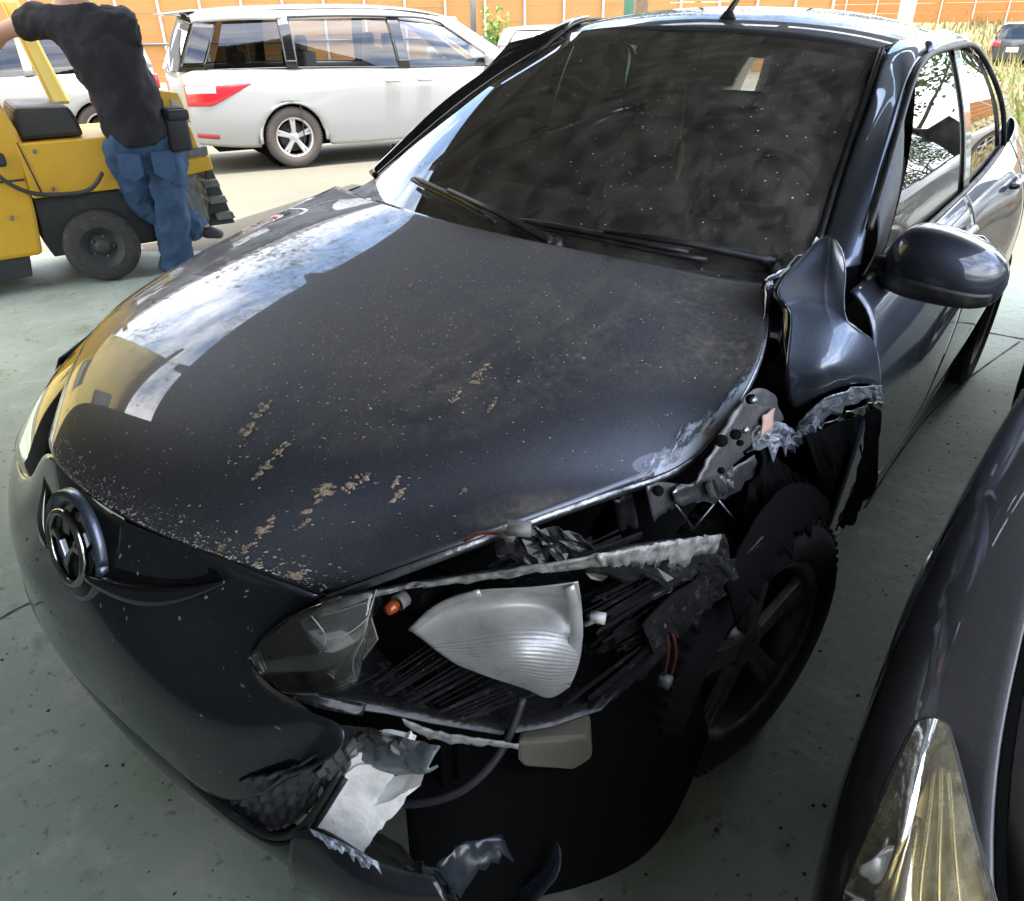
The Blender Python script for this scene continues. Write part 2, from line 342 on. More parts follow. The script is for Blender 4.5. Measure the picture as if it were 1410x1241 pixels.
# turned-under lips along front and left side, scraped bright
def strip(name, pts, off, w, mat, parent, n=60, amp=0, seed=0, solid=.002):
    c = curve(pts, n); r = np.random.default_rng(seed); c2 = c+np.array(off)*1.0
    nz = r.normal(0, amp, (n, 3)); a = c; b_ = c+np.array(w)+nz
    return sheet(name, None, mat, parent, grid=np.stack([a+np.array(off), .5*(a+b_)+np.array(off)+nz*.3, b_+np.array(off)]), solid=solid)
hl_edge = HG[::3, -1, :]
scr = HG[30:72, -7:, :].copy()
scr += np.array([.0025, -.001, .003]); rs_ = np.random.default_rng(12); wv = np.interp(np.linspace(0, 1, 42), np.linspace(0, 1, 26), rs_.random(26))
for i in range(42):      # ragged inner border of the scraped band
    t_ = i/41; wd = min(max(.25+.65*math.sin(math.pi*min(1, t_*1.1))**1.2, .05), 1)
    k = np.linspace(1-wd, 1, 7)*6; lo = np.floor(k).astype(int); hi = np.minimum(lo+1, 6); t = (k-lo)[:, None]
    scr[i] = scr[i][lo]*(1-t)+scr[i][hi]*t
so_ = sheet('scrape_mark', None, WEAR, bonnet, grid=scr)
at_ = so_.data.attributes.new('wear', 'FLOAT', 'POINT'); at_.data.foreach_set('value', [(j/6)*math.sin(math.pi*min(1, max(0, (i+1)/43)))**.6 for i in range(42) for j in range(7)])
lip = np.stack([hl_edge+np.array([.001, 0, -.001]), hl_edge+np.array([.004, 0, -.012]), hl_edge+np.array([-.02, 0, -.022])])
sheet('bonnet_flange', None, STEEL, bonnet, grid=lip, solid=.002)
fe = HG[0]; lipf = np.stack([fe+np.array([0, .002, -.003]), fe+np.array([0, .006, -.008]), fe+np.array([0, .03, -.012])])
sheet('bonnet_flange', None, BLACK, bonnet, grid=lipf, solid=.002)

# ---- dried mud and specks on the bonnet (thin raised crusts)
MUD = P('dried_mud', (.24, .19, .135), .95, noise=[(160, (.09, .07, .05), .45, .6)])
SPECK = P('dust_speck', (.36, .34, .30), .9)
def hood_pt(u, v, lift=.0015):
    i = v*84; j = u*96; i0 = min(int(i), 83); j0 = min(int(j), 95); a = i-i0; c = j-j0
    p = (HG[i0, j0]*(1-a)*(1-c)+HG[i0+1, j0]*a*(1-c)+HG[i0, j0+1]*(1-a)*c+HG[i0+1, j0+1]*a*c)
    du = HG[i0, j0+1]-HG[i0, j0]; dv = HG[i0+1, j0]-HG[i0, j0]; n = np.cross(du, dv); n /= np.linalg.norm(n)
    if n[2] < 0: n = -n
    return p+n*lift, du/np.linalg.norm(du), dv/np.linalg.norm(dv), n
def uv_of(p):
    d = np.linalg.norm(HG[:, :, :2]-np.array(p)[:2], axis=2); i, j = np.unravel_index(d.argmin(), d.shape); return j/96, i/84
def splat(mb, p, du, dv, rr, asp, ang, lift, n=14):
    pts = []
    for k in range(n):
        a = 2*math.pi*k/n; r = rr*(.55+.9*random.random()**1.3)
        x, y = r*math.cos(a)*asp, r*math.sin(a); pts.append(p+du*(x*math.cos(ang)-y*math.sin(ang))+dv*(x*math.sin(ang)+y*math.cos(ang)))
    q = [p+(w_-p)*.5+np.array([0, 0, lift]) for w_ in pts]
    mb.add(pts+q+[p+np.array([0, 0, lift*1.3])], [(i, (i+1) % n, n+(i+1) % n, n+i) for i in range(n)]+[(n+i, n+(i+1) % n, 2*n) for i in range(n)])
mudpx = [((0.161,-0.553,0.900), .016, 1.2), ((0.240,-0.580,0.880), .011, 1.3), ((0.340,-0.577,0.860), .016, .6), ((0.370,-0.544,0.880), .011, 1), ((0.346,-0.665,0.830), .014, .5), ((0.366,-0.687,0.820), .010, .4),
         ((0.298,-0.643,0.850), .012, .4), ((0.255,-0.687,0.840), .008, 1.4), ((0.302,-0.695,0.820), .007, .5), ((0.420,-0.513,0.840), .008, .5), ((0.407,-0.503,0.840), .006, .6), ((0.373,-0.278,0.930), .012, 1.5), ((0.377,-0.327,0.920), .008, 1.6),
         ((0.075,-0.113,0.970), .006, 1), ((0.286,-0.668,0.840), .006, .5), ((0.336,-0.612,0.850), .006, .5), ((0.376,-0.520,0.880), .006, .8), ((0.244,-0.607,0.870), .008, 1.2), ((0.494,-0.446,0.830), .005, 1), ((0.439,-0.313,0.910), .005, 1)]
mb = MB()
for p, rr, asp in mudpx:
    u_, v_ = uv_of(p)
    asp = .55*asp**.5
    for k in range(18):
        sl = random.gauss(0, rr*1.25)
        q, du, dv, n = hood_pt(min(max(u_-sl*.35+random.gauss(0, rr*.28), .01), .98), min(max(v_+sl, .01), .98), .0008)
        splat(mb, q, du, dv, rr*random.uniform(.10, .50), random.uniform(.4, 1.3), random.uniform(-.3, 1.1), .0016)
mb.build('mud_crust', MUD, bonnet, smooth=True)['kind'] = 'stuff'
mb = MB()
for k in range(4200):
    if k % 2: u_, v_ = random.random(), random.random()
    else: u_, v_ = min(max(random.gauss(.64, .12), .02), .98), min(max(random.gauss(.52, .22), .02), .98)
    q, du, dv, n = hood_pt(.02+.96*u_, .02+.96*v_, .0006)
    splat(mb, q, du, dv, .0003+.0014*random.random()**6, random.uniform(.5, 1.6), random.random()*3, .0005, 6)
for k in range(1300):
    q, du, dv, n = hood_pt(random.random()*.98+.01, .002+.05*random.random()**2.5, .0006); splat(mb, q, du, dv, .0004+.0016*random.random()**3, random.uniform(.6, 2), random.random()*3, .0004, 5)
mb.build('grit', SPECK, bonnet)['kind'] = 'stuff'

# ---- windscreen, cowl, roof
wsr = [[(-.66, .485, .975), (-.42, .31, .962), (-.2, .235, .968), (0, .215, .97), (.2, .235, .968), (.42, .31, .962), (.63, .47, .955)],
       [(-.592, .805, 1.163), (-.38, .735, 1.184), (-.19, .705, 1.186), (0, .695, 1.19), (.19, .705, 1.186), (.38, .737, 1.178), (.567, .82, 1.142)],
       [(-.505, 1.20, 1.336), (-.33, 1.203, 1.358), (-.16, 1.212, 1.361), (0, 1.215, 1.363), (.16, 1.212, 1.361), (.33, 1.205, 1.352), (.497, 1.195, 1.338)]]
WSG = surf(wsr, 48, 40)
wsh = sheet('windscreen', None, WS, car, grid=WSG)
n_, m_ = 41, 49
band = np.stack([WSG[:, 0], WSG[:, 2]]); 
def frit(idx0, idx1, axis):
    a = WSG[:, idx0:idx1] if axis else WSG[idx0:idx1]
    return a-np.array([0, -.0035, .0035])
FRIT = P('black_frit', (.006, .006, .006), .5)
for a in (frit(0, 3, 1), frit(46, 49, 1), frit(0, 4, 0), frit(38, 41, 0)): sheet('black_border', None, FRIT, wsh, grid=a)
mb = MB()
for k in range(1500):
    i, j = random.random()*39, random.random()*47
    if k % 2: i, j = min(max(random.gauss(17, 9), 0), 39), min(max(random.gauss(33, 7), 0), 47)
    i0, j0 = int(i), int(j); p = WSG[i0, j0]+(WSG[i0+1, j0]-WSG[i0, j0])*(i-i0)+(WSG[i0, j0+1]-WSG[i0, j0])*(j-j0)
    du = WSG[i0, j0+1]-WSG[i0, j0]; dv = WSG[i0+1, j0]-WSG[i0, j0]; n = np.cross(du, dv); n /= np.linalg.norm(n)
    if n[2] < 0: n = -n
    splat(mb, p+n*.0008, du/np.linalg.norm(du), dv/np.linalg.norm(dv), .0004+.0024*random.random()**10, random.uniform(.5, 1.4), random.random()*3, .0004, 6)
mb.build('grit', SPECK, wsh)['kind'] = 'stuff'
# cowl: black plastic tray under the wipers
hr = HG[-1][::8]; wb = WSG[3][::4]
cw = np.stack([np.array(hood[5])[[0, 1, 2, 3, 4, 5, 6, 7, 8]]+np.array([0, -.04, -.02]), np.stack([spline(np.linspace(0, 1, 49), WSG[0], np.linspace(0, 1, 9)), ])[0]*.5+np.array(hood[5])*.5+np.array([0, 0, -.02]), spline(np.linspace(0, 1, 49), WSG[1], np.linspace(0, 1, 9))+np.array([0, 0, -.002])])
cowl = sheet('cowl_panel', cw, BLACK, car, nu=40, nv=10, solid=.003)
mb = MB()
for k in range(34):
    x = -.56+k*.034
    y = .24+.42*x*x
    mb.box((x, y+.01, .958-.05*x*x), (.006, .07, .012))
mb.build('vent_rib', BLACK, cowl)
def wspt(u, v, lift): 
    p = surf(wsr, 1, 1, (u, u), (v, v))[0, 0]; return p+np.array([0, -.55, .83])*lift
def wiper(u0, v0, u1, v1, up, uw, vw):
    wr = empty('wiper'); wr.parent = car
    bl = [wspt(u0+(u1-u0)*t, v0+(v1-v0)*t+.012*math.sin(math.pi*t), .016) for t in np.linspace(0, 1, 14)]
    MB().tube(bl, .006, 6).build('wiper_blade', BLACK, wr)
    MB().tube([p+np.array([0, -.006, .012]) for p in bl[1:-1]], [.003]+[.006]*10+[.003], 6).build('wiper_frame', BLACK, wr)
    m = np.array(bl[7])+np.array([0, -.01, .022]); pv = wspt(uw, vw, .02)
    mid = pv*.5+m*.5+np.array([0, -.004, .010])
    MB().tube([pv, pv*.8+mid*.2+np.array([0, 0, .006]), mid, m], [.014, .011, .007, .006], 8).build('wiper_arm', BLACK, wr)
    MB().tube([pv+np.array([0, .01, -.02]), pv+np.array([0, -.005, .014])], .016, 10).build('wiper_pivot', BLACK, wr)
wiper(.20, .098, .50, .040, 0, .64, .006)
wiper(.52, .050, .86, .030, 0, .96, .02)
roof_rows = []
for y, zc, xe, dz in [(1.212, 1.366, .55, .045), (1.36, 1.402, .575, .05), (1.6, 1.422, .60, .070), (1.95, 1.416, .578, .115), (2.3, 1.388, .535, .120), (2.62, 1.345, .485, .10), (2.8, 1.312, .455, .085)]:
    roof_rows.append([(f*xe, y-(.02*f*f if y < 1.3 else 0), zc-dz*abs(f)**2.6) for f in (-1, -.85, -.55, -.25, 0, .25, .55, .85, 1)])
roofp = sheet('roof', roof_rows, PAINT, car, nu=48, nv=44, solid=.005)
HEADL = P('headliner', (.16, .15, .135), .9)
sheet('headliner', [[(x, y+(.03 if y < 1.3 else 0), z-.03) for x, y, z in r] for r in roof_rows], HEADL, car, nu=16, nv=12)
a0 = np.array([.085, 1.30, 1.388])
an = empty('antenna'); an.parent = car
MB().lathe([(.0, .022), (.012, .018), (.022, .004), (.026, 0)], 'Z', (.0, 1.33, 1.396), 16).build('antenna_base', BLACK, an)
MB().tube([(0, 1.33, 1.412), (.002, 1.40, 1.462), (.008, 1.56, 1.60)], [.010, .006, .0035], 8).build('antenna_rod', BLACK, an)

# ---- pillars, roof rails, side body
pil_in = [(.640, .49, .965), (.604, .645, 1.045), (.567, .82, 1.140), (.53, 1.02, 1.248), (.497, 1.19, 1.338), (.535, 1.30, 1.372), (.565, 1.45, 1.385)]
pil_mid = [(.690, .495, .985), (.652, .645, 1.075), (.616, .80, 1.175), (.582, .98, 1.275), (.556, 1.13, 1.343), (.572, 1.30, 1.372), (.590, 1.45, 1.378)]
pil_out = [(.715, .545, .985), (.682, .655, 1.075), (.655, .76, 1.165), (.630, .88, 1.25), (.608, 1.05, 1.318), (.60, 1.28, 1.352), (.603, 1.45, 1.358)]
sheet('windscreen_pillar', [pil_in, pil_mid, pil_out], PAINTV, car, nu=40, nv=10, flip=True, solid=.01)
pil_inr = [(.668, .487, .980), (.632, .64, 1.072), (.594, .805, 1.165), (.548, 1.02, 1.262), (.506, 1.195, 1.340), (.535, 1.30, 1.372), (.565, 1.45, 1.385)]
pil_outr = [(.705, .51, .985), (.668, .645, 1.082), (.630, .80, 1.178), (.588, 1.0, 1.270), (.556, 1.17, 1.342), (.585, 1.30, 1.352), (.60, 1.45, 1.356)]
sheet('windscreen_pillar', [pil_inr, [tuple(.5*(np.array(a)+np.array(b_))+np.array([.012, 0, .004])) for a, b_ in zip(pil_inr, pil_outr)], pil_outr], BLACKG, car, nu=40, nv=10, flip=True, solid=.01, mirror=True)
# rubber/plastic trim seam between glass and pillar
tr = [tuple(np.array(p)+np.array([-.004, -.006, .006])) for p in pil_in[:5]]
for s in (1, -1):
    MB().tube([(s*p[0], p[1], p[2]) for p in curve(tr, 24)], .007, 6).build('glass_seal', BLACK, car)
    MB().tube([(s*p[0], p[1], p[2]) for p in curve([(.497, 1.19, 1.344), (.53, 1.32, 1.366), (.56, 1.6, 1.369), (.54, 1.95, 1.332), (.50, 2.3, 1.298), (.46, 2.6, 1.278)], 24)], .006, 6).build('roof_channel_strip', BLACK, car)

def side_pts(y):
    ys = [-.50, -.35, -.15, .08, .35, .7, 1.1, 1.5, 1.9, 2.25, 2.6, 2.85, 3.0]
    T_ = {0: [(.66, .735), (.675, .785), (.705, .835), (.727, .878), (.722, .93), (.730, .955), (.738, .972), (.738, .99), (.735, 1.015), (.722, 1.04), (.68, 1.05), (.60, 1.05), (.48, 1.04)],
          1: [(.715, .675), (.745, .715), (.775, .77), (.792, .81), (.782, .865), (.778, .90), (.782, .91), (.785, .92), (.79, .93), (.79, .945), (.755, .95), (.68, .95), (.56, .95)],
          2: [(.745, .60), (.785, .63), (.815, .67), (.832, .70), (.815, .745), (.808, .76), (.815, .76), (.822, .765), (.832, .78), (.838, .80), (.80, .80), (.73, .80), (.62, .80)],
          3: [(.755, .50), (.795, .53), (.828, .565), (.842, .585), (.822, .58), (.812, .56), (.82, .55), (.828, .55), (.84, .58), (.845, .63), (.805, .62), (.74, .62), (.64, .62)],
          4: [(.75, .42), (.79, .44), (.82, .48), (.838, .51), (.815, .38), (.80, .34), (.805, .34), (.812, .34), (.825, .39), (.84, .53), (.80, .45), (.74, .42), (.65, .42)],
          5: [(.735, .36), (.775, .40), (.80, .44), (.82, .47), (.80, .22), (.785, .21), (.785, .205), (.79, .205), (.80, .27), (.825, .49), (.78, .30), (.72, .28), (.64, .28)]}
    return ys, T_
ys, TT = side_pts(0)
side_rows = [[(TT[r][i][0], ys[i], TT[r][i][1]) for i in range(len(ys))] for r in range(6)]
KY = np.array(ys)
SG = np.array(side_rows)
def side_grid(y0, y1, nu, nv=20, out=0):
    q = np.linspace(y0, y1, nu+1)
    A = np.swapaxes(spline(KY, np.swapaxes(SG, 0, 1), q), 0, 1)
    kz = np.linspace(0, 1, 6)
    B_ = spline(kz, A, np.linspace(0, 1, nv+1)); B_[:, :, 0] += out
    return B_
def wheelcut(G, yc, zc, r):
    """pull the panel border onto the arch circle"""
    G = G.copy()
    for j in range(G.shape[1]):
        for i in range(G.shape[0]):
            dy, dz = G[i, j, 1]-yc, G[i, j, 2]-zc; d = math.hypot(dy, dz)
            if d < r and abs(dy) < r:
                z = zc+math.sqrt(r*r-dy*dy); G[i, j, 2] = z+.0006*(G.shape[0]-i)
    return G
# left doors, quarter; mirrored on the right with both fenders whole there
door_gap = .006
DOORS = [(.50, 1.43), (1.43+door_gap, 2.18)]
for s in (1, -1):
    for k, (a, b_) in enumerate(DOORS):
        Gd = side_grid(a, b_, 36, 24)
        if k == 1: Gd = wheelcut(Gd, 2.49, .29, .35)
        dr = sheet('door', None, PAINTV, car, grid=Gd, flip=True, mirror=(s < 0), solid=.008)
        hy = b_-.16
        hp_ = side_grid(hy-.09, hy+.09, 8, 20, .022)[4]
        MB().tube([(s*p[0]*(1 if 0 < i < 8 else .985), p[1], p[2]) for i, p in enumerate(hp_)], [.008]+[.011]*7+[.008], 8).build('door_handle', PAINTV, dr)
    Gq = wheelcut(side_grid(2.18+door_gap, 3.0, 40, 24), 2.49, .29, .35)
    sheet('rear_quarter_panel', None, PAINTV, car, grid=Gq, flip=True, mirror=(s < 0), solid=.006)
    # sill
    sl = [[(s*.785, y, .215) for y in (.42, 1.2, 2.12)], [(s*.79, y, .19) for y in (.42, 1.2, 2.12)], [(s*.76, y, .155) for y in (.42, 1.2, 2.12)], [(s*.60, y, .155) for y in (.42, 1.2, 2.12)]]
    sheet('sill', sl, PAINTV, car, nu=12, nv=9, flip=s > 0, solid=.005)
GF = wheelcut(side_grid(-.50, .50-door_gap, 44, 24), .02, .29, .345)
GF[:, :, 2] += .022*np.exp(-((GF[:, :, 1]+.08)/.28)**2)*np.clip((GF[:, :, 2]-.6)/.25, 0, 1)
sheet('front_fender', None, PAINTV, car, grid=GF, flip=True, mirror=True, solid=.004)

# ---- side glazing and frames (both sides)
def quad(bl, br, trr, tl, nu=10, nv=10, bul=.02):
    bl, br, trr, tl = map(np.array, (bl, br, trr, tl)); G = np.zeros((nv+1, nu+1, 3))
    for i in range(nv+1):
        t = i/nv
        for j in range(nu+1):
            s_ = j/nu; p = (bl*(1-s_)+br*s_)*(1-t)+(tl*(1-s_)+trr*s_)*t
            p[0] += bul*math.sin(math.pi*t)*.9; G[i, j] = p
    return G
fw = quad((.722, .70, .962), (.735, 1.40, .990), (.604, 1.40, 1.350), (.612, 1.06, 1.312))
rw = quad((.735, 1.47, .994), (.722, 2.02, 1.035), (.612, 1.86, 1.300), (.603, 1.47, 1.348))
qw = quad((.722, .565, .955), (.722, .69, .962), (.632, .94, 1.245), (.690, .66, 1.07))
bp = quad((.739, 1.40, .985), (.739, 1.475, .99), (.607, 1.475, 1.352), (.607, 1.40, 1.352))
cp = quad((.722, 2.02, 1.03), (.625, 3.0, 1.04), (.452, 2.815, 1.262), (.600, 1.87, 1.298), bul=.012)
rl = quad((.607, 1.04, 1.312), (.607, 1.9, 1.300), (.590, 1.95, 1.362), (.596, 1.10, 1.352), 14, 4, .0)
rl2 = np.array([[(.614-.03*max(0, y-1.5), y, 1.318-.10*max(0, y-1.5)**2+.034*math.sin(math.pi*(y-1.0)/.95)) for y in np.linspace(1.16, 1.92, 15)], [(.604-.04*max(0, y-1.5), y, 1.337-.16*max(0, y-1.5)**2+.034*math.sin(math.pi*(y-1.0)/.95)) for y in np.linspace(1.16, 1.92, 15)], [(.592-.05*max(0, y-1.5), y, 1.358-.22*max(0, y-1.5)**2+.016*math.sin(math.pi*(y-1.0)/.95)) for y in np.linspace(1.18, 1.95, 15)]])
for s in (1, -1):
    mr = s < 0
    for nm, G, mt in (('door_window', fw, WG), ('door_window', rw, WG)):
        sheet(nm, None, mt, car, grid=G, flip=False, mirror=mr)
    if s > 0: sheet('quarter_trim', None, BLACK, car, grid=qw, mirror=mr, solid=.004)
    sheet('door_pillar', None, BLACKG, car, grid=bp+np.array([.004, 0, 0]), mirror=mr, solid=.006)
    sheet('rear_pillar', None, PAINTV, car, grid=cp, mirror=mr, solid=.006)
    sheet('roof_rail', None, PAINTV, car, grid=rl2-np.array([0, 0, 0 if s > 0 else .035]), mirror=mr, solid=.006)
    for seg in ([(.728, .565, .952), (.738, 1.0, .972), (.742, 1.43, .992), (.738, 1.75, 1.01), (.726, 2.05, 1.038)], [(.728, 2.03, 1.04), (.70, 1.98, 1.15), (.655, 1.93, 1.24), (.612, 1.84, 1.312), (.608, 1.6, 1.346), (.609, 1.3, 1.345), (.616, 1.05, 1.315), (.655, .83, 1.19), (.70, .60, 1.045)]):
        MB().tube([(s*(p[0]+.002), p[1], p[2]-(0 if s > 0 else .045)*(p[2] > 1.05)) for p in curve(seg, 40)], .008, 6).build('window_seal', BLACK, car)
# hatch and rear bumper (behind, rarely seen)
hb = [[(x, 2.8+.02*abs(x), 1.312-.25*abs(x)**2.2) for x in np.linspace(-.455, .455, 7)], [(x*1.12, 2.96, 1.15) for x in np.linspace(-.455, .455, 7)], [(x*1.2, 3.04, .95) for x in np.linspace(-.48, .48, 7)], [(x*1.2, 3.06, .72) for x in np.linspace(-.53, .53, 7)]]
sheet('tailgate', hb, PAINTV, car, nu=20, nv=16, solid=.006, flip=False)
rg = [[(x, 2.815, 1.285) for x in np.linspace(-.38, .38, 5)], [(x*1.15, 2.945, 1.13) for x in np.linspace(-.42, .42, 5)]]
sheet('rear_window', [[(p[0], p[1]+.045, p[2]) for p in r] for r in rg], glass('privacy_glass', (.10, .11, .10), .05), car, nu=10, nv=4)
rb = [[(-.66, 2.85, z), (-.64, 3.0, z), (-.45, 3.1, z), (0, 3.12, z), (.45, 3.1, z), (.64, 3.0, z), (.66, 2.85, z)] for z in (.74, .62, .45, .25)]
sheet('rear_bumper', rb, PAINTV, car, nu=30, nv=8, solid=.005)
XF[0] = None

# ================================================================== hatchback: front end, wreckage, cabin, wheels
XF[0] = T
def torn(name, a, b_, mat, parent, nu=14, nv=6, amp=.006, seed=1, solid=.002, jag=0, flip=False, sag=0):
    """crumpled strip between two edge curves; jag makes edge b ragged"""
    r = np.random.default_rng(seed); A = curve(a, nu+1); B_ = curve(b_, nu+1)
    if jag: B_ = B_+(B_-A)*(r.random(nu+1)[:, None]-.5)*jag
    G = np.stack([A+(B_-A)*t for t in np.linspace(0, 1, nv+1)])
    nrm = np.cross(G[1, nu//2]-G[0, nu//2], G[0, nu//2+1]-G[0, nu//2]); nrm /= np.linalg.norm(nrm)+1e-9
    d = r.normal(0, amp, (nv+1, nu+1)); d = .5*d+.25*np.roll(d, 1, 0)+.25*np.roll(d, 1, 1)
    G = G+nrm*d[:, :, None]+nrm*(sag*np.sin(np.linspace(0, math.pi, nv+1))[:, None, None])
    return sheet(name, None, mat, parent, grid=G, flip=flip, smooth=amp < .004, solid=solid)
def poly(name, pts, mat, parent, t=.003, nrm=None, **k):
    if nrm is None:
        a, b_, c = (np.array(pts[i]) for i in (0, len(pts)//3, 2*len(pts)//3)); nrm = np.cross(b_-a, c-a); nrm = nrm/np.linalg.norm(nrm)
    return MB().plate(pts, nrm, t).build(name, mat, parent, smooth=False, **k)

# ---- bumper skin (whole on its right, torn away past its left corner)
HE = HG[0]; he = lambda x: tuple(np.array([np.interp(x, HE[:, 0], HE[:, k]) for k in range(3)])+np.array([0, -.003, -.005]))
right = [[(-.748, -.50, .605), (-.725, -.555, .60), (-.665, -.612, .60), (-.52, -.685, .605), (-.36, -.715, .655), he(-.2)],
         [(-.758, -.50, .54), (-.742, -.565, .535), (-.69, -.632, .535), (-.55, -.71, .54), (-.37, -.755, .585), (-.19, -.765, .668)],
         [(-.766, -.50, .48), (-.755, -.572, .475), (-.70, -.645, .465), (-.56, -.725, .475), (-.38, -.78, .51), (-.19, -.812, .58)],
         [(-.768, -.50, .43), (-.758, -.575, .425), (-.705, -.650, .415), (-.56, -.732, .42), (-.38, -.785, .45), (-.19, -.820, .495)],
         [(-.765, -.50, .38), (-.755, -.575, .375), (-.70, -.650, .37), (-.56, -.732, .37), (-.38, -.788, .39), (-.19, -.819, .415)],
         [(-.755, -.50, .335), (-.745, -.575, .33), (-.69, -.650, .325), (-.55, -.735, .325), (-.37, -.79, .335), (-.19, -.816, .35)]]
left = [[he(0), he(.14), he(.27), he(.383)],
        [(0, -.80, .69), (.135, -.776, .678), (.225, -.738, .664), (0.322,-0.722,0.632)],
        [(0, -.822, .60), (.15, -.812, .585), (.28, -.785, .56), (0.416,-0.735,0.611)],
        [(0, -.828, .50), (.17, -.818, .495), (.315, -.79, .488), (0.504,-0.715,0.608)],
        [(0, -.825, .42), (.17, -.818, .42), (.31, -.795, .42), (0.499,-0.738,0.572)],
        [(0, -.82, .355), (.16, -.815, .352), (.28, -.80, .35), (0.443,-0.770,0.527)]]
BG = surf([r+l for r, l in zip(right, left)], 90, 44)
bumper = sheet('front_bumper', None, BUMP_SHADED, car, grid=BG, flip=True, solid=.004)
mb = MB()
for k in range(420):
    i, j = random.uniform(1, 40), random.uniform(36, 88); i0, j0 = int(i), int(j); p = BG[i0, j0]+(BG[i0+1, j0]-BG[i0, j0])*(i-i0)+(BG[i0, j0+1]-BG[i0, j0])*(j-j0)
    du = BG[i0, j0+1]-BG[i0, j0]; dv = BG[i0+1, j0]-BG[i0, j0]; n = np.cross(du, dv); n /= np.linalg.norm(n)
    if n[1] > 0: n = -n
    splat(mb, p+n*.0007, du/np.linalg.norm(du), dv/np.linalg.norm(dv), .0004+.0042*random.random()**7, random.uniform(.3, 1), random.uniform(-.3, .3), 0, 7)
mb.build('grit', MUD, bumper)['kind'] = 'stuff'
# lower lip with the intake shadow gap above it
lipr = []
for z, dy in ((.335, -.018), (.31, -.028), (.28, -.030), (.25, -.024), (.225, -.006), (.215, .05)):
    row = []
    for x in (-.80, -.70, -.50, -.25, 0, .2, .36, .47):
        y = -.782+.19*abs(x)**2+(.9*(abs(x)-.55)**2 if abs(x) > .55 else 0)*2
        row.append((x, y+dy, z+(.012*abs(x))))
    lipr.append(row)
LG = surf(lipr, 70, 18)
sheet('lower_lip', None, BUMP_SHADED, bumper, grid=LG, flip=True, solid=.004)
bk = [[(x, -.77+.2*x*x, .36) for x in (-.6, -.3, 0, .25, .40)], [(x, -.74+.2*x*x, .30) for x in (-.6, -.3, 0, .25, .40)]]
sheet('intake_grille', bk, DARK, bumper, nu=20, nv=4)
# torn lower corner: scraped shreds
sheet('lower_corner', [[(0.435,-0.788,0.385), (0.490,-0.768,0.420), (0.567,-0.750,0.409), (0.649,-0.712,0.403)], [(0.433,-0.800,0.343), (0.511,-0.785,0.379), (0.592,-0.762,0.385), (0.672,-0.716,0.389)], [(0.422,-0.796,0.233), (0.526,-0.780,0.258), (0.607,-0.752,0.269), (0.689,-0.700,0.289)]], BUMP_SHADED, bumper, nu=24, nv=10, flip=True, solid=.004).location = (0, .010, 0)
torn('torn_edge', [(0.484,-0.778,0.447), (0.533,-0.762,0.441), (0.586,-0.745,0.429)], [(0.499,-0.782,0.447), (0.544,-0.768,0.433), (0.596,-0.750,0.422)], SCRAPE, bumper, 18, 3, .002, 6, .001, .9)
# fog lamp recess with scale-like mesh
fr = [[(0.231,-0.790,0.325), (0.364,-0.785,0.463), (0.445,-0.765,0.530), (0.487,-0.725,0.567)],
      [(0.249,-0.785,0.286), (0.350,-0.775,0.390), (0.416,-0.750,0.445), (0.456,-0.715,0.496)],
      [(0.301,-0.785,0.297), (0.358,-0.772,0.345), (0.404,-0.750,0.386), (0.443,-0.725,0.440)],
      [(0.349,-0.790,0.330), (0.389,-0.780,0.357), (0.422,-0.760,0.386), (0.445,-0.735,0.425)]]
FGd = surf(fr, 54, 30)
for i in range(31):
    for j in range(55):
        FGd[i, j, 1] -= .007*abs(math.sin(i*.55+((j//6) % 2)*.9))*abs(math.sin(j*math.pi/6))
fog = sheet('fog_lamp_bezel', None, P('dusty_black', (.03, .031, .034), .5, noise=[(40, (.07, .07, .07), .45, .8)]), car, grid=FGd, flip=True, solid=.003)
for off, w_ in ((.0, .006), (.012, .005)):
    c = curve([(0.167,-0.800,0.317), (0.263,-0.800,0.327), (0.345,-0.795,0.336), (0.409,-0.785,0.360), (0.447,-0.762,0.400), (0.463,-0.735,0.444), (0.475,-0.705,0.489)], 30)
    MB().tube([p+np.array([off*.6, .0, -off]) for p in c], w_, 8).build('bezel_rim', BLACK, fog)
torn('torn_skin', [(0.436,-0.730,0.479), (0.477,-0.720,0.538), (0.513,-0.700,0.590)], [(0.442,-0.720,0.426), (0.479,-0.708,0.492), (0.512,-0.690,0.552)], GREYMET, fog, 10, 4, .008, 9, .002, .5)

# ---- upper grille openings, emblem
for s in (1, -1):
    gsl = [[(0.031,-0.733,0.756), (0.108,-0.725,0.752), (0.191,-0.715,0.746), (0.253,-0.702,0.738)], [(0.046,-0.767,0.722), (0.122,-0.750,0.718), (0.193,-0.725,0.716), (0.257,-0.701,0.730)], [(0.061,-0.799,0.694), (0.144,-0.772,0.690), (0.210,-0.736,0.702), (0.267,-0.703,0.730)]]
    gsl = [[(p[0], p[1]-.005, p[2]+.004) for p in r] for r in gsl]
    gp = sheet('upper_grille', [[(s*p[0], p[1], p[2]) for p in r] for r in gsl], DARK, car, nu=16, nv=8, flip=s > 0)
    c = curve([(0.061,-0.804,0.694), (0.112,-0.789,0.688), (0.167,-0.764,0.686), (0.217,-0.732,0.700), (0.268,-0.701,0.732)], 26)+np.array([0, -.006, 0])
    G = np.stack([c+np.array([0, .012, .018]), c+np.array([0, -.006, .010]), c+np.array([0, -.010, -.004]), c+np.array([0, .008, -.014])])
    tap = np.sin(np.linspace(.25, math.pi-.08, 26))[None, :, None]; G = c+(G-c)*tap
    G[:, :, 0] *= s
    sheet('grille_blade', None, BLACKG, gp, grid=G, flip=s < 0, solid=.002)
em = np.array([0, -.804, .718]); ex = np.array([1, 0, 0]); ez = np.array([0, .22, .975]); en = np.array([0, -.975, .22])
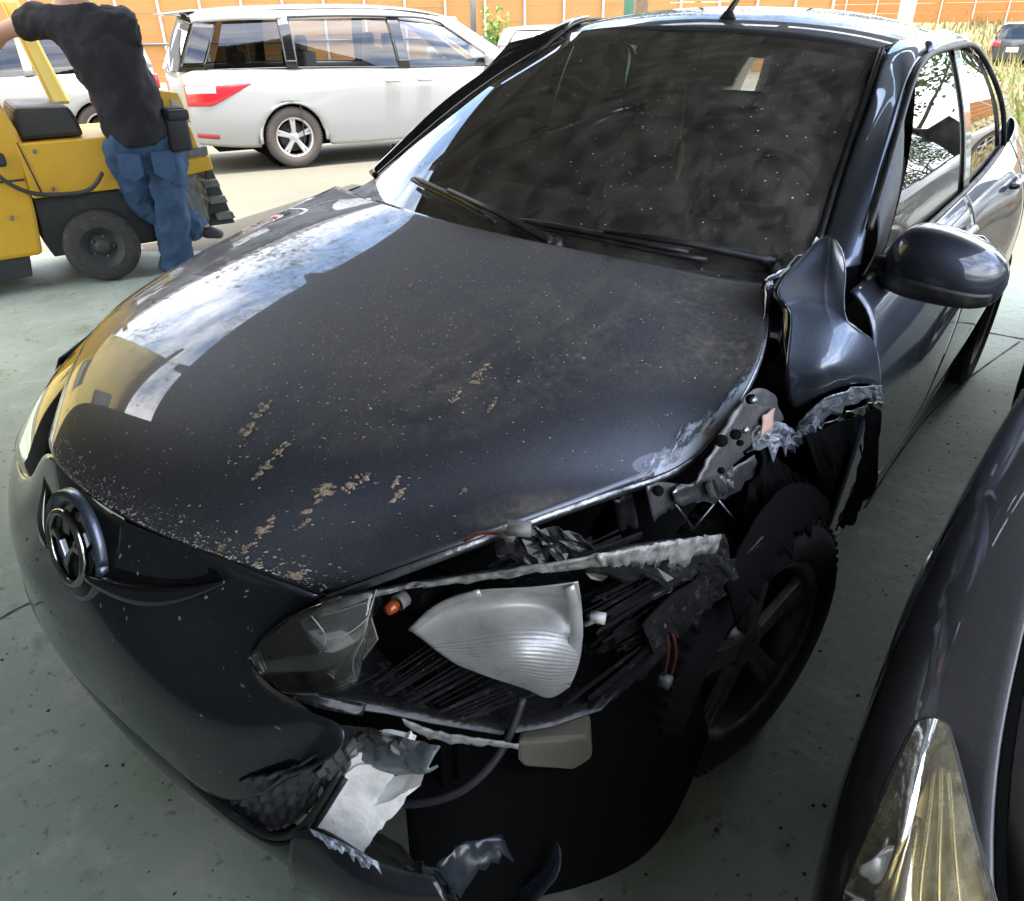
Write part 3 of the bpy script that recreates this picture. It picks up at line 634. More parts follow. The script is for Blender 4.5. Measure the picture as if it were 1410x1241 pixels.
def ep(x, z, n=0): return em+ex*x+ez*z+en*n
def oval(rx, rz, n, k=48): return [ep(rx*math.cos(t), rz*math.sin(t), n) for t in np.linspace(0, 2*math.pi, k, endpoint=False)]
EMC = P('emblem_dimmed_chrome', (.40, .39, .37), .14, 1)  # chrome darkened in colour for the dark surroundings it mirrors
emb = empty('emblem'); emb.parent = car
G = np.stack([np.array(oval(.084, .092, -.02)+oval(.084, .092, -.02)[:1]), np.array(oval(.078, .088, -.004)+oval(.078, .088, -.004)[:1]), np.array(oval(.068, .074, -.010)+oval(.068, .074, -.010)[:1]), np.array(oval(.056, .062, -.018)+oval(.056, .062, -.018)[:1])])
sheet('emblem_surround', None, PAINTV, emb, grid=G, solid=.002)
poly('emblem_back', oval(.06, .066, -.017), BLACKG, emb, .004, en)
MB().tube(oval(.052, .058, .0), .0065, 10, closed=True).build('emblem_ring', EMC, emb)
wing = [(x_*.70, z_*.95) for x_, z_ in [(-.068, .018), (-.045, .022), (-.022, .008), (0, -.014), (.022, .008), (.045, .022), (.068, .018), (.058, .006), (.036, .006), (.018, -.010), (0, -.036), (-.018, -.010), (-.036, .006), (-.058, .006)]]
n = len(wing)
poly('emblem_wings', [ep(x, z, .004) for x, z in wing], EMC, emb, .012, en, bevel=.003)

# ---- right headlamp (whole)
rh = [[(-.388, -.632, .714), (-.50, -.53, .778), (-.575, -.43, .805), (-.655, -.36, .800)], [(-.355, -.690, .672), (-.50, -.62, .705), (-.62, -.53, .725), (-.695, -.44, .735)], [(-.345, -.722, .640), (-.50, -.690, .612), (-.655, -.622, .608), (-.745, -.505, .61)]]
hlr = sheet('headlamp', rh, glass('lamp_lens', (.75, .75, .75), .05), car, nu=20, nv=12, solid=.004)
sheet('headlamp_bowl', [[(p[0]*.97, p[1]+.05, p[2]-.02) for p in r] for r in rh], P('lamp_bowl', (.10, .10, .105), .25, .8), hlr, nu=10, nv=6)
MB().lathe([(.045, 0), (.04, .02), (.03, .04), (.012, .05)], 'Y', (-.52, -.56, .675), 24).build('headlamp_reflector', CHROME, hlr)

# ---- left headlamp: smashed
hd = empty('smashed_headlamp'); hd.parent = car; hd['label'] = 'smashed headlamp with exposed ribbed housing'
outl = np.array([(0.317,-0.722,0.626), (0.351,-0.693,0.675), (0.420,-0.644,0.737), (0.487,-0.564,0.745), (0.578,-0.515,0.783), (0.690,-0.441,0.824), (0.760,-0.306,0.800), (0.795,-0.200,0.761), (0.801,-0.139,0.656), (0.775,-0.212,0.624), (0.758,-0.251,0.572), (0.734,-0.303,0.517), (0.706,-0.360,0.455), (0.660,-0.437,0.453), (0.606,-0.498,0.450), (0.522,-0.557,0.468), (0.468,-0.610,0.502), (0.406,-0.680,0.541), (0.346,-0.714,0.572)])
c0 = np.array((0.476,-0.334,0.442))
rings = [outl+(c0-outl)*t*np.array([1, 1, 1]) for t in (0, .06)]+[outl+(c0-outl)*t for t in (.30, .6, .85, .99)]
back = np.array([-.04, .05, -.01])
rings = [rg+back*k for rg, k in zip(rings, (.15, .5, .9, .9, .6, .3))]
G = np.stack([np.concatenate([rg, rg[:1]]) for rg in rings])
LENSW = P('lens_white', (.26, .255, .245), .5, noise=[(60, (.06, .058, .055), .5, .7)])
HOUS = P('lamp_housing', (.014, .014, .015), .24, noise=[(60, (.10, .095, .085), .58, .8)], bump=(25, .25))
CLEAR = glass('broken_lens', (.92, .93, .93), .04, (.5, .5, .48), .03)
sheet('lamp_housing', None, HOUS, hd, grid=G, smooth=True, solid=.003)
def ribs(A0, A1, B0, B1, n_, w_, jit=.004, name='housing_rib', mat=None, seed=3):
    r = np.random.default_rng(seed); A0, A1, B0, B1 = map(np.array, (A0, A1, B0, B1))
    for k in range(n_):
        t = (k+.5+r.uniform(-.35, .35))/n_; a = A0+(A1-A0)*t+r.normal(0, jit, 3); b_ = B0+(B1-B0)*t+r.normal(0, jit, 3)
        d = (b_-a)/np.linalg.norm(b_-a); s_ = np.cross(d, [0, -.7, .7]); s_ /= np.linalg.norm(s_); u_ = np.cross(s_, d)
        ww = w_*r.uniform(.4, 1.5); hh = ww*r.uniform(.8, 3.0); a = a+d*r.uniform(-.012, .02)
        e = b_-d*r.uniform(0, .02)
        v = [p+s_*ww*i+u_*hh*j for p in (a, e) for i, j in ((-1, -1), (1, -1), (.6, 1), (-.6, 1))]
        MB().add(v, [(0, 1, 2, 3), (7, 6, 5, 4), (0, 4, 5, 1), (1, 5, 6, 2), (2, 6, 7, 3), (3, 7, 4, 0)]).build(name, mat or HOUS, hd, smooth=False)
ribs((0.573,-0.517,0.784), (0.690,-0.441,0.821), (0.660,-0.468,0.861), (0.745,-0.349,0.835), 11, .0026, seed=4)
ribs((0.673,-0.392,0.700), (0.703,-0.300,0.535), (0.760,-0.298,0.773), (0.798,-0.134,0.613), 20, .0022, seed=5)
ribs((0.429,-0.612,0.556), (0.559,-0.530,0.479), (0.483,-0.523,0.612), (0.632,-0.422,0.508), 20, .0014, seed=6)
ribs((0.655,-0.391,0.480), (0.696,-0.340,0.429), (0.730,-0.281,0.562), (0.758,-0.248,0.561), 4, .004, seed=8)
ribs((0.332,-0.706,0.586), (0.415,-0.673,0.546), (0.358,-0.656,0.614), (0.438,-0.577,0.548), 9, .0016, seed=9)
ribs((0.645,-0.322,0.556), (0.714,-0.258,0.464), (0.694,-0.257,0.632), (0.775,-0.209,0.614), 12, .003, seed=10)
# broken shells of the housing on the outer end
for k, (a, b_) in enumerate([([(0.690,-0.441,0.819), (0.734,-0.365,0.814), (0.795,-0.203,0.768)], [(0.688,-0.404,0.758), (0.745,-0.326,0.737), (0.801,-0.141,0.660)]), ([(0.734,-0.330,0.649), (0.770,-0.251,0.700), (0.801,-0.155,0.697)], [(0.745,-0.285,0.558), (0.775,-0.203,0.593), (0.795,-0.158,0.650)]), ([(0.586,-0.495,0.833), (0.635,-0.465,0.862), (0.690,-0.446,0.866)], [(0.606,-0.503,0.811), (0.660,-0.465,0.821), (0.706,-0.413,0.818)])]):
    torn('housing_shell', a, b_, HOUS, hd, 16, 5, .006, 20+k, .003, .4)
for k in range(26):
    rr2 = np.random.default_rng(200+k); t_ = rr2.random(); q = np.array((0.690,-0.432,0.739))*(1-t_)+np.array((0.790,-0.199,0.719))*t_+rr2.normal(0, .022, 3)
    a_ = np.array([.55, .55, .35])*rr2.uniform(.01, .045)+rr2.normal(0, .006, 3); b2 = np.array([.2, -.3, .6])*rr2.uniform(.006, .022)+rr2.normal(0, .004, 3)
    poly('housing_fragment', [q, q+a_, q+a_*.8+b2, q+b2*1.1-a_*.1], HOUS if k % 4 else LENSW, hd, .003, (.6, -.7, .4))
# clear lens remains: the bright upper rim, lower rim, loose shards
LENSE = P('lens_edge', (.24, .24, .23), .3, noise=[(45, (.05, .05, .05), .42, .66)], coat=.6, bump=(60, .5))
torn('lens_rim', [(0.429,-0.654,0.750), (0.486,-0.589,0.762), (0.571,-0.537,0.793), (0.672,-0.482,0.834), (0.746,-0.391,0.840), (0.801,-0.249,0.802)], [(0.379,-0.687,0.691), (0.471,-0.604,0.749), (0.569,-0.535,0.782), (0.670,-0.478,0.817), (0.744,-0.381,0.808), (0.798,-0.246,0.769)], LENSE, hd, 60, 3, .0016, 31, .003, .5)
torn('lens_rim', [(0.717,-0.452,0.849), (0.756,-0.390,0.847), (0.796,-0.284,0.818)], [(0.722,-0.440,0.825), (0.756,-0.382,0.810), (0.784,-0.303,0.779)], LENSE, hd, 40, 3, .003, 33, .002, .6)
torn('lens_rim', [(0.329,-0.728,0.639), (0.356,-0.704,0.689), (0.400,-0.672,0.732), (0.442,-0.641,0.758)], [(0.342,-0.716,0.631), (0.368,-0.693,0.675), (0.405,-0.667,0.713), (0.441,-0.636,0.738)], CLEAR, hd, 24, 3, .001, 34, .003)
torn('lens_rim', [(0.331,-0.730,0.627), (0.361,-0.716,0.584), (0.416,-0.686,0.558), (0.459,-0.643,0.534)], [(0.339,-0.710,0.631), (0.369,-0.695,0.594), (0.415,-0.670,0.570), (0.452,-0.628,0.540)], HOUS, hd, 24, 3, .001, 35, .003)
torn('lens_rim', [(0.492,-0.598,0.513), (0.532,-0.567,0.484), (0.588,-0.529,0.474), (0.635,-0.492,0.461)], [(0.497,-0.593,0.492), (0.534,-0.567,0.465), (0.588,-0.530,0.460), (0.635,-0.492,0.450)], P('lens_white', 0), hd, 30, 3, .0016, 36, .003, .4)
for k, pts in enumerate([[(0.375,-0.687,0.654), (0.392,-0.670,0.702), (0.456,-0.611,0.732), (0.465,-0.606,0.665), (0.441,-0.644,0.604), (0.410,-0.670,0.631)]]):
    poly('lens_shard', pts, CLEAR, hd, .003)
    MB().tube(pts, .0012, 4, closed=True).build('shard_edge', P('lens_white', 0), hd)
CLOUDY = glass('cloudy_lens', (.90, .91, .91), .03, (.5, .49, .46), .03)
sheet('cracked_lens', [[(0.336,-0.728,0.647), (0.374,-0.699,0.704), (0.424,-0.665,0.749), (0.479,-0.609,0.767)], [(0.343,-0.729,0.635), (0.393,-0.706,0.677), (0.447,-0.676,0.719), (0.486,-0.630,0.737)], [(0.356,-0.723,0.609), (0.400,-0.707,0.633), (0.452,-0.682,0.664), (0.479,-0.645,0.676)], [(0.368,-0.714,0.587), (0.406,-0.698,0.593), (0.448,-0.673,0.608), (0.466,-0.650,0.618)]], CLOUDY, hd, nu=20, nv=16, solid=.003)
for pts in ([(0.481,-0.611,0.770), (0.486,-0.634,0.740), (0.483,-0.645,0.707), (0.475,-0.657,0.677), (0.468,-0.652,0.621)], [(0.429,-0.682,0.744), (0.451,-0.680,0.714), (0.440,-0.688,0.680), (0.454,-0.678,0.639)], [(0.451,-0.680,0.714), (0.472,-0.660,0.722), (0.488,-0.636,0.742)]):
    MB().tube([p+np.random.default_rng(5).normal(0, .0008, 3) for p in curve(pts, 12)], .0011, 4).build('crack_edge', P('lens_white', 0), hd)
SILV = P('silvered_plastic', (.40, .40, .39), .36, .45, noise=[(30, (.26, .255, .245), .42, .75)])
def fluted(name, rows, nu, nv, fl, amp, parent):
    G = surf(rows, nu, nv)
    for i in range(nv+1):
        t = i/nv
        if t > .48: G[i] += np.array([.5, -.8, .3])*amp*math.sin(i*fl)
    return sheet(name, None, SILV, parent, grid=G, solid=.002)
refr = [[(0.488,-0.568,0.670), (0.527,-0.541,0.723), (0.578,-0.515,0.757), (0.637,-0.480,0.771), (0.687,-0.439,0.781)],
        [(0.490,-0.556,0.652), (0.534,-0.513,0.682), (0.584,-0.474,0.697), (0.630,-0.432,0.696), (0.683,-0.412,0.693)],
        [(0.523,-0.554,0.644), (0.575,-0.528,0.664), (0.627,-0.503,0.686), (0.664,-0.463,0.676), (0.690,-0.421,0.644)],
        [(0.550,-0.533,0.612), (0.602,-0.506,0.594), (0.639,-0.472,0.566), (0.658,-0.446,0.541), (0.678,-0.425,0.561)]]
rf = fluted('reflector', refr, 40, 150, 1.45, .0006, hd)
torn('reflector_rim', [(0.682,-0.431,0.569), (0.693,-0.427,0.640), (0.695,-0.433,0.716), (0.687,-0.449,0.780)], [(0.671,-0.444,0.582), (0.680,-0.440,0.645), (0.683,-0.445,0.715), (0.676,-0.456,0.772)], SILV, rf, 16, 2, .001, 41, .003)
torn('reflector_rim', [(0.491,-0.570,0.673), (0.530,-0.545,0.728), (0.581,-0.519,0.763)], [(0.499,-0.564,0.671), (0.537,-0.542,0.718), (0.585,-0.517,0.752)], SILV, rf, 16, 2, .001, 42, .003)
MB().lathe([(0, .05), (.012, .048), (.016, .03), (.016, 0), (.024, -.002), (.024, -.02)], 'Y', (0.599,-0.393,0.629), 18).build('bulb_shield', CHROME, hd)
for k, pts in enumerate([[(0.381,-0.661,0.672), (0.397,-0.637,0.672), (0.407,-0.625,0.686), (0.413,-0.620,0.661), (0.422,-0.612,0.634), (0.426,-0.631,0.622), (0.407,-0.650,0.645)], [(0.406,-0.660,0.681), (0.430,-0.639,0.688), (0.432,-0.642,0.644), (0.421,-0.655,0.652)]]):
    poly('inner_reflector', pts, SILV, hd, .004)
AMB = P('amber', (.30, .055, .008), .15, trans=.3, coat=.5)
mb = MB(); c = (0.474,-0.582,0.713)
mb.lathe([(0, -.012), (.007, -.010), (.010, 0), (.007, .009), (.004, .012)], 'Y', c, 16); mb.build('indicator_bulb', AMB, hd)
MB().lathe([(.012, .010), (.012, .026), (.007, .028)], 'Y', c, 16).build('bulb_socket', P('grey_plastic', (.13, .13, .125), .5), hd)
MB().box((0.631,-0.499,0.877), (.03, .018, .012), .6).box((0.618,-0.505,0.866), (.02, .012, .010), .3).build('connector_clip', P('grey_plastic', 0), hd)
MB().box((0.703,-0.403,0.698), (.022, .012, .012), .4).tube([(0.683,-0.403,0.672), (0.708,-0.393,0.697)], .004, 6).build('adjuster_screw', P('pale_nylon', (.42, .42, .40), .5), hd)
for k, pts in enumerate([[(0.758,-0.256,0.591), (0.760,-0.227,0.513), (0.756,-0.226,0.457)], [(0.752,-0.278,0.621), (0.755,-0.249,0.536), (0.752,-0.244,0.479)], [(0.559,-0.522,0.836), (0.578,-0.514,0.852), (0.606,-0.504,0.859)]]):
    MB().tube(curve(pts, 10), .0025, 6).build('wire', P('wire_red', (.12, .03, .02), .5), hd)
MB().box((0.753,-0.236,0.459), (.02, .016, .02)).build('wire_plug', P('grey_plastic', 0), hd)

# ---- behind and below the lamp
poly('washer_bottle', [(0.594,-0.439,0.378), (0.665,-0.325,0.334), (0.670,-0.300,0.243), (0.660,-0.328,0.237), (0.601,-0.425,0.301), (0.594,-0.437,0.327)], P('aged_nylon', (.17, .155, .115), .55, noise=[(20, (.2, .18, .14), .5, .8)]), car, .09, (.45, -.85, .25), bevel=.008)
MB().tube([(0.599,-0.369,0.244), (0.597,-0.366,0.161)], .009, 8).build('bottle_spout', P('aged_nylon', 0), car)
torn('bumper_beam', [(0.332,-0.660,0.455), (0.477,-0.660,0.533), (0.564,-0.655,0.577), (0.624,-0.650,0.605)], [(0.336,-0.660,0.378), (0.467,-0.660,0.451), (0.551,-0.655,0.496), (0.615,-0.650,0.559)], P('galvanised', (.22, .26, .28), .4, .5, noise=[(14, (.30, .13, .05), .60, .72), (50, (.05, .05, .05), .5, .7)]), car, 16, 6, .003, 51, .004, .1, sag=.02)
torn('beam_bracket', [(0.502,-0.690,0.589), (0.563,-0.690,0.625), (0.612,-0.680,0.634)], [(0.520,-0.700,0.583), (0.579,-0.700,0.616), (0.608,-0.690,0.615)], GREYMET, car, 12, 4, .006, 52, .003, .5)
FOAM = P('white_foam', (.80, .79, .76), .95, noise=[(12, (.45, .44, .41), .5, .75)], bump=(30, .45, .01))
fo = [(0.482,-0.700,0.512), (0.528,-0.700,0.532), (0.573,-0.695,0.534), (0.585,-0.695,0.529), (0.551,-0.695,0.485), (0.532,-0.695,0.441), (0.600,-0.690,0.489), (0.564,-0.695,0.433), (0.534,-0.700,0.390), (0.505,-0.700,0.338), (0.437,-0.705,0.276), (0.383,-0.710,0.285), (0.411,-0.710,0.358), (0.442,-0.705,0.429)]
fc = np.mean(np.array(fo), axis=0); rr_ = np.random.default_rng(3); v = []; n = len(fo)
dense = []
for i in range(n):
    a, b_ = np.array(fo[i]), np.array(fo[(i+1) % n])
    for t in np.linspace(0, 1, 5)[:-1]: dense.append(a+(b_-a)*t+rr_.normal(0, .0022, 3))
dense = np.array(dense); nn = np.array([.5, -.8, .3]); nn /= np.linalg.norm(nn); dense = dense-np.outer((dense-fc)@nn, nn)
fm = poly('foam_absorber', list(dense), FOAM, car, .055, nn)
for sc_, off, rot_, up_ in ((.78, .005, .25, (.0, 0, .0)),):
    c2 = fc+np.array(up_); pts2 = []
    for q in dense:
        d = q-fc; d = d*sc_*(1+rr_.normal(0, .05)); pts2.append(c2+d+nn*off)
    poly('foam_layer', pts2, FOAM, fm, .006, nn)
MB().tube(curve([(0.458,-0.620,0.296), (0.524,-0.600,0.334), (0.583,-0.560,0.379), (0.611,-0.500,0.438), (0.611,-0.450,0.509)], 26), .007, 8).build('hose', P('hose_black', (.03, .03, .032), .4), car)
FRB = P('blue_black_plastic', (.02, .026, .036), .3, coat=.5)
torn('lamp_bracket', [(0.543,-0.690,0.259), (0.579,-0.680,0.332), (0.621,-0.670,0.352), (0.661,-0.670,0.343)], [(0.536,-0.700,0.165), (0.593,-0.700,0.254), (0.626,-0.680,0.263), (0.674,-0.680,0.304)], FRB, car, 14, 6, .006, 61, .003)
torn('lamp_bracket', [(0.372,-0.660,0.139), (0.454,-0.640,0.228), (0.513,-0.630,0.229)], [(0.426,-0.660,0.117), (0.491,-0.640,0.160), (0.561,-0.630,0.211)], BLACK, car, 12, 5, .004, 62, .003)
torn('arch_liner_edge', [(0.566,-0.550,-0.030), (0.660,-0.520,0.116), (0.690,-0.480,0.179), (0.692,-0.450,0.209)], [(0.698,-0.550,0.128), (0.712,-0.520,0.158), (0.722,-0.480,0.200), (0.696,-0.450,0.206)], FRB, car, 16, 4, .002, 63, .003)
sheet('cavity_shade_sheet', [[(0.394,-0.540,0.303), (0.478,-0.440,0.309), (0.598,-0.340,0.326), (0.699,-0.240,0.384), (0.757,-0.130,0.477)], [(0.481,-0.620,0.270), (0.555,-0.530,0.273), (0.660,-0.420,0.242), (0.745,-0.300,0.285), (0.800,-0.180,0.403)], [(0.601,-0.722,0.192), (0.685,-0.592,0.136), (0.768,-0.452,0.091), (0.822,-0.300,0.078), (0.833,-0.160,0.253)]], DARK, car, nu=24, nv=16, solid=.003).location = (-.025, .045, -.01)  # black sheet added to stand in for the deep shade below the lamp
torn('liner_scrap', [(0.616,-0.665,0.348), (0.635,-0.620,0.364), (0.665,-0.570,0.349)], [(0.613,-0.680,0.287), (0.656,-0.630,0.295), (0.690,-0.575,0.325)], FRB, car, 12, 4, .0035, 65, .003, .6)
# dark inner apron, radiator support, arch liner, underbody
MB().box((.50, .0, .46), (.03, 1.0, .56)).build('inner_apron', DARK, car, smooth=False)
MB().box((0, -.50, .45), (1.0, .05, .52)).box((-.0, -.52, .70), (1.0, .06, .05)).build('radiator_support', DARK, car, smooth=False)
MB().box((0, -.05, .62), (.95, .75, .36)).build('engine_block', DARK, car, smooth=False, bevel=.05)
MB().box((0, 1.35, .20), (1.46, 2.9, .05)).box((0, .55, .52), (1.38, .05, .70)).build('underbody', DARK, car, smooth=False)
for s, yc, r_ in ((1, .06, .36), (-1, .02, .345), (1, 2.49, .345), (-1, 2.49, .345)):
    a = np.linspace(-.25, math.pi+.1, 22)
    G = np.stack([np.stack([np.full(22, s*x), yc+r_*np.cos(a)*1.0, .29+r_*np.sin(a)], -1) for x in (.50, .58, .66 if s > 0 and yc < 1 else .73)])
    if s > 0 and yc < 1: G = G[:, :15]
    sheet('arch_liner', None, DARK, car, grid=G, solid=.003)
# ---- remains of the left fender
fen = [[(0.640,0.399,1.025), (0.640,0.456,1.051), (0.675,0.416,1.056), (0.705,0.403,1.046)],
       [(0.665,0.221,0.995), (0.672,0.307,1.002), (0.700,0.345,1.002), (0.745,0.326,1.014)],
       [(0.700,0.197,0.979), (0.715,0.230,0.981), (0.748,0.245,0.985), (0.785,0.245,0.972)],
       [(0.725,0.150,0.918), (0.752,0.174,0.932), (0.792,0.192,0.950), (0.820,0.300,0.929)],
       [(0.735,0.164,0.853), (0.772,0.137,0.900), (0.808,0.192,0.909), (0.830,0.385,0.857)],
       [(0.730,0.266,0.763), (0.762,0.241,0.812), (0.798,0.282,0.832), (0.825,0.501,0.764)]]
FN = surf([[r[0], tuple(.5*(np.array(r[1])+np.array(r[2]))), r[3]] for r in fen], 48, 64)
fnn = np.array([.70, -.50, .50])
for i in range(65):
    for j in range(49):
        u_, v_ = j/48, i/64
        FN[i, j] += fnn*(-.006*math.exp(-abs(v_-.41-.05*(u_-.5))/.03)*(1-.5*u_)+.005*math.exp(-abs(u_-.62+.25*v_)/.04)*math.exp(-((v_-.2)/.22)**2)
                    -.011*math.exp(-((u_-.16)/.10)**2-((v_-.80)/.07)**2)-.006*math.exp(-abs(u_-.40-.35*(v_-.8))/.05)*math.exp(-((v_-.82)/.10)**2))
fender = sheet('torn_fender', None, PAINTV, car, grid=FN, flip=True, solid=.004); fender['label'] = 'buckled remains of the torn front fender'
fe_ = FN[:, 0, :]
sheet('fender_flange', None, BLACKG, fender, grid=np.stack([fe_, fe_+np.array([-.02, .02, -.01]), fe_+np.array([-.05, .05, -.02])]), solid=.002)
for k, (a, b_, mt, am) in enumerate([([(0.740,0.238,0.736), (0.772,0.215,0.808), (0.806,0.256,0.832), (0.830,0.475,0.772)], [(0.735,0.298,0.685), (0.765,0.369,0.700), (0.800,0.386,0.747), (0.825,0.574,0.687)], SCRAPE, .004),
                              ([(0.740,0.194,0.733), (0.760,0.206,0.751), (0.780,0.224,0.788)], [(0.735,0.259,0.675), (0.755,0.278,0.688), (0.775,0.301,0.725)], SCRAPE, .006),
                              ([(0.760,0.265,0.719), (0.790,0.330,0.742), (0.825,0.563,0.698)], [(0.750,0.408,0.606), (0.780,0.498,0.622), (0.820,0.682,0.585)], BLACKG, .006)]):
    torn('torn_edge', a, b_, mt, fender, 20, 5, am, 70+k, .002, .5)
torn('arch_liner', [(0.770,0.215,0.742), (0.795,0.381,0.714), (0.820,0.597,0.676)], [(0.790,0.677,0.265), (0.800,0.815,0.219), (0.820,0.912,0.293)], DARK, car, 14, 8, .006, 80, .003, .1)
torn('arch_liner', [(0.790,-0.141,0.637), (0.780,-0.009,0.697), (0.785,0.167,0.669), (0.800,0.433,0.489)], [(0.810,-0.126,0.558), (0.820,-0.025,0.591), (0.830,0.124,0.595), (0.835,0.327,0.502)], DARK, car, 18, 8, .0035, 82, .003, .5)
torn('arch_liner', [(0.740,0.062,0.787), (0.750,0.197,0.681), (0.770,0.312,0.597)], [(0.740,0.029,0.566), (0.750,0.291,0.346), (0.780,0.671,0.235)], DARK, car, 12, 8, .01, 81, .003, .3)
# ---- exposed brackets between bonnet and fender
br = empty('fender_bracket'); br.parent = car; br['label'] = 'bent bare metal fender brackets'
torn('bracket_plate', [(0.735,-0.211,0.838), (0.735,-0.152,0.880), (0.735,-0.077,0.924)], [(0.740,-0.095,0.805), (0.745,-0.031,0.829), (0.745,0.050,0.866)], GREYMET, br, 14, 6, .0028, 90, .003, .3)
torn('bracket_plate', [(0.725,-0.043,0.912), (0.725,0.011,0.908), (0.730,0.100,0.862)], [(0.735,-0.097,0.874), (0.740,0.005,0.841), (0.740,0.156,0.791)], GREYMET, br, 10, 6, .0025, 91, .003, .2)
torn('bracket_plate', [(0.745,-0.033,0.866), (0.748,0.070,0.830), (0.750,0.187,0.765)], [(0.745,-0.023,0.811), (0.748,0.115,0.741), (0.750,0.216,0.701)], SCRAPE, br, 10, 5, .009, 92, .002, .6)
torn('bracket_plate', [(0.700,-0.300,0.869), (0.700,-0.253,0.850), (0.705,-0.202,0.824)], [(0.700,-0.260,0.786), (0.700,-0.228,0.781), (0.705,-0.182,0.780)], GREYMET, br, 8, 5, .002, 93, .003, .2)
torn('bracket_plate', [(0.715,-0.240,0.834), (0.720,-0.161,0.817), (0.730,-0.067,0.790), (0.735,0.031,0.778)], [(0.715,-0.219,0.799), (0.720,-0.097,0.741), (0.730,-0.010,0.720), (0.735,0.090,0.719)], STEEL, br, 16, 5, .0035, 94, .003, .3)
torn('bracket_plate', [(0.735,-0.167,0.852), (0.735,-0.123,0.837), (0.740,-0.075,0.826)], [(0.735,-0.144,0.787), (0.735,-0.076,0.748), (0.740,-0.065,0.765)], STEEL, br, 8, 5, .006, 95, .002, .2)
for p, r_ in (((0.712,-0.283,0.856), .008), ((0.757,-0.194,0.914), .009), ((0.757,-0.139,0.900), .008), ((0.757,-0.112,0.873), .005), ((0.745,-0.065,0.925), .008), ((0.760,-0.180,0.858), .005)):
    q = np.array(p); d = np.array([.62, -.62, .48]); MB().tube([q, q+d*.006], r_, 14).build('bolt_hole', DARK, br)
for p in ((0.747,-0.064,0.924), (0.760,-0.113,0.897)):
    q = np.array(p); d = np.array([.62, -.62, .48]); MB().tube([q, q+d*.008], .006, 6).build('bolt', STEEL, br)
torn('clip_plate', [(0.752,-0.010,0.876), (0.752,0.044,0.868)], [(0.757,-0.024,0.841), (0.757,0.027,0.838)], P('pink_primer', (.38, .24, .21), .6), br, 4, 4, .002, 96, .003)
for a, b_ in (((0.710,-0.206,0.789), (0.700,-0.088,0.669)), ((0.725,-0.076,0.729), (0.710,-0.114,0.689)), ((0.730,-0.074,0.733), (0.730,0.135,0.532)), ((0.700,-0.166,0.800), (0.690,-0.226,0.784))):
    MB().tube([a, b_], .0018, 5).build('wire', STEEL, br)
torn('bracket_plate', [(0.630,-0.255,0.790), (0.640,-0.216,0.784)], [(0.620,-0.213,0.701), (0.630,-0.160,0.683)], STEEL, br, 6, 6, .003, 97, .003)
# crushed strip at the rear corner of the bonnet
torn('cowl_end', [(0.630,0.223,1.016), (0.635,0.298,1.016), (0.635,0.413,1.018), (0.632,0.478,1.041)], [(0.635,0.272,0.977), (0.640,0.342,0.981), (0.640,0.427,0.992), (0.638,0.483,1.032)], BLACKG, car, 16, 4, .003, 98, .002, .3)
torn('hinge_cover', [(0.640,0.209,1.015), (0.642,0.235,1.014)], [(0.660,0.191,0.914), (0.668,0.328,0.872)], BLACKG, car, 6, 10, .003, 99, .002)

# ---- left door front edge and mirror
def mirror(s):
    e = empty('door_mirror'); e.parent = car
    rows = []
    for x, hy, hz, cy, cz in ((.744, .028, .034, .645, .985), (.756, .055, .060, .640, .990), (.785, .074, .080, .635, .997), (.83, .080, .085, .632, .998), (.88, .078, .080, .635, .993), (.925, .070, .069, .642, .986), (.953, .052, .052, .650, .980), (.968, .026, .028, .658, .976), (.972, .003, .003, .660, .975)):
        row = []
        for t in np.linspace(0, 2*math.pi, 25):
            c_, s_ = math.cos(t), math.sin(t); row.append((s*x, cy+hy*abs(c_)**.72*np.sign(c_), cz-.006+hz*.86*abs(s_)**.8*np.sign(s_)))
        rows.append(row)
    sheet('mirror_housing', rows, paint('mirror_shaded_paint', (.030, .037, .054), .8, .42, .02, .05), e, nu=48, nv=30, flip=s < 0)  # body paint darkened to mimic the dim surroundings the housing reflects
    rows2 = [[(p[0], p[1], p[2]) for p in r] for r in rows]
    G = surf(rows2, 48, 30); lo = G[:, 26:47].copy(); c = np.array([s*.86, .63, .985]); lo = c+(lo-c)*1.03
    sheet('mirror_lower_shell', None, BLACK, e, grid=lo[2:26], flip=s < 0, solid=.004)
    MB().plate([(s*x, .700, z) for x, z in ((.765, .94), (.765, 1.04), (.90, 1.045), (.945, 1.01), (.94, .96), (.88, .94))], (0, 1, 0), .004).build('mirror_glass', CHROME, e, smooth=False)
    MB().tube([(s*.70, .64, .955), (s*.735, .64, .958), (s*.79, .635, .965)], [.034, .028, .032], 12).build('mirror_foot', BLACK, e)
mirror(1)
# ---- cabin
MB().box((0, .66, .86), (1.32, .48, .16)).build('dashboard', INTER, car, smooth=False, bevel=.05)
def seat(x, y, s_=1):
    e = empty('seat'); e.parent = car
    sh = [[(x-.24, y, .30), (x, y-.02, .34), (x+.24, y, .30)], [(x-.25, y+.45, .42), (x, y+.43, .44), (x+.25, y+.45, .42)], [(x-.25, y+.55, .50), (x, y+.56, .50), (x+.25, y+.55, .50)], [(x-.23, y+.66, .80), (x, y+.64, .80), (x+.23, y+.66, .80)], [(x-.17, y+.74, 1.02), (x, y+.72, 1.03), (x+.17, y+.74, 1.02)]]
    sheet('seat_shell', sh, SEATF, e, nu=10, nv=24, solid=.10, offset=-1)
    MB().box((x, y+.78, 1.13), (.25, .09, .17)).build('headrest', SEATF, e, bevel=.035)
seat(.34, .95); seat(-.34, .95)
MB().box((0, 2.25, .45), (1.2, .5, .18)).box((0, 2.5, .75), (1.2, .14, .55)).build('rear_seat', SEATF, car, bevel=.04)
sw = empty('steering_wheel'); sw.parent = car
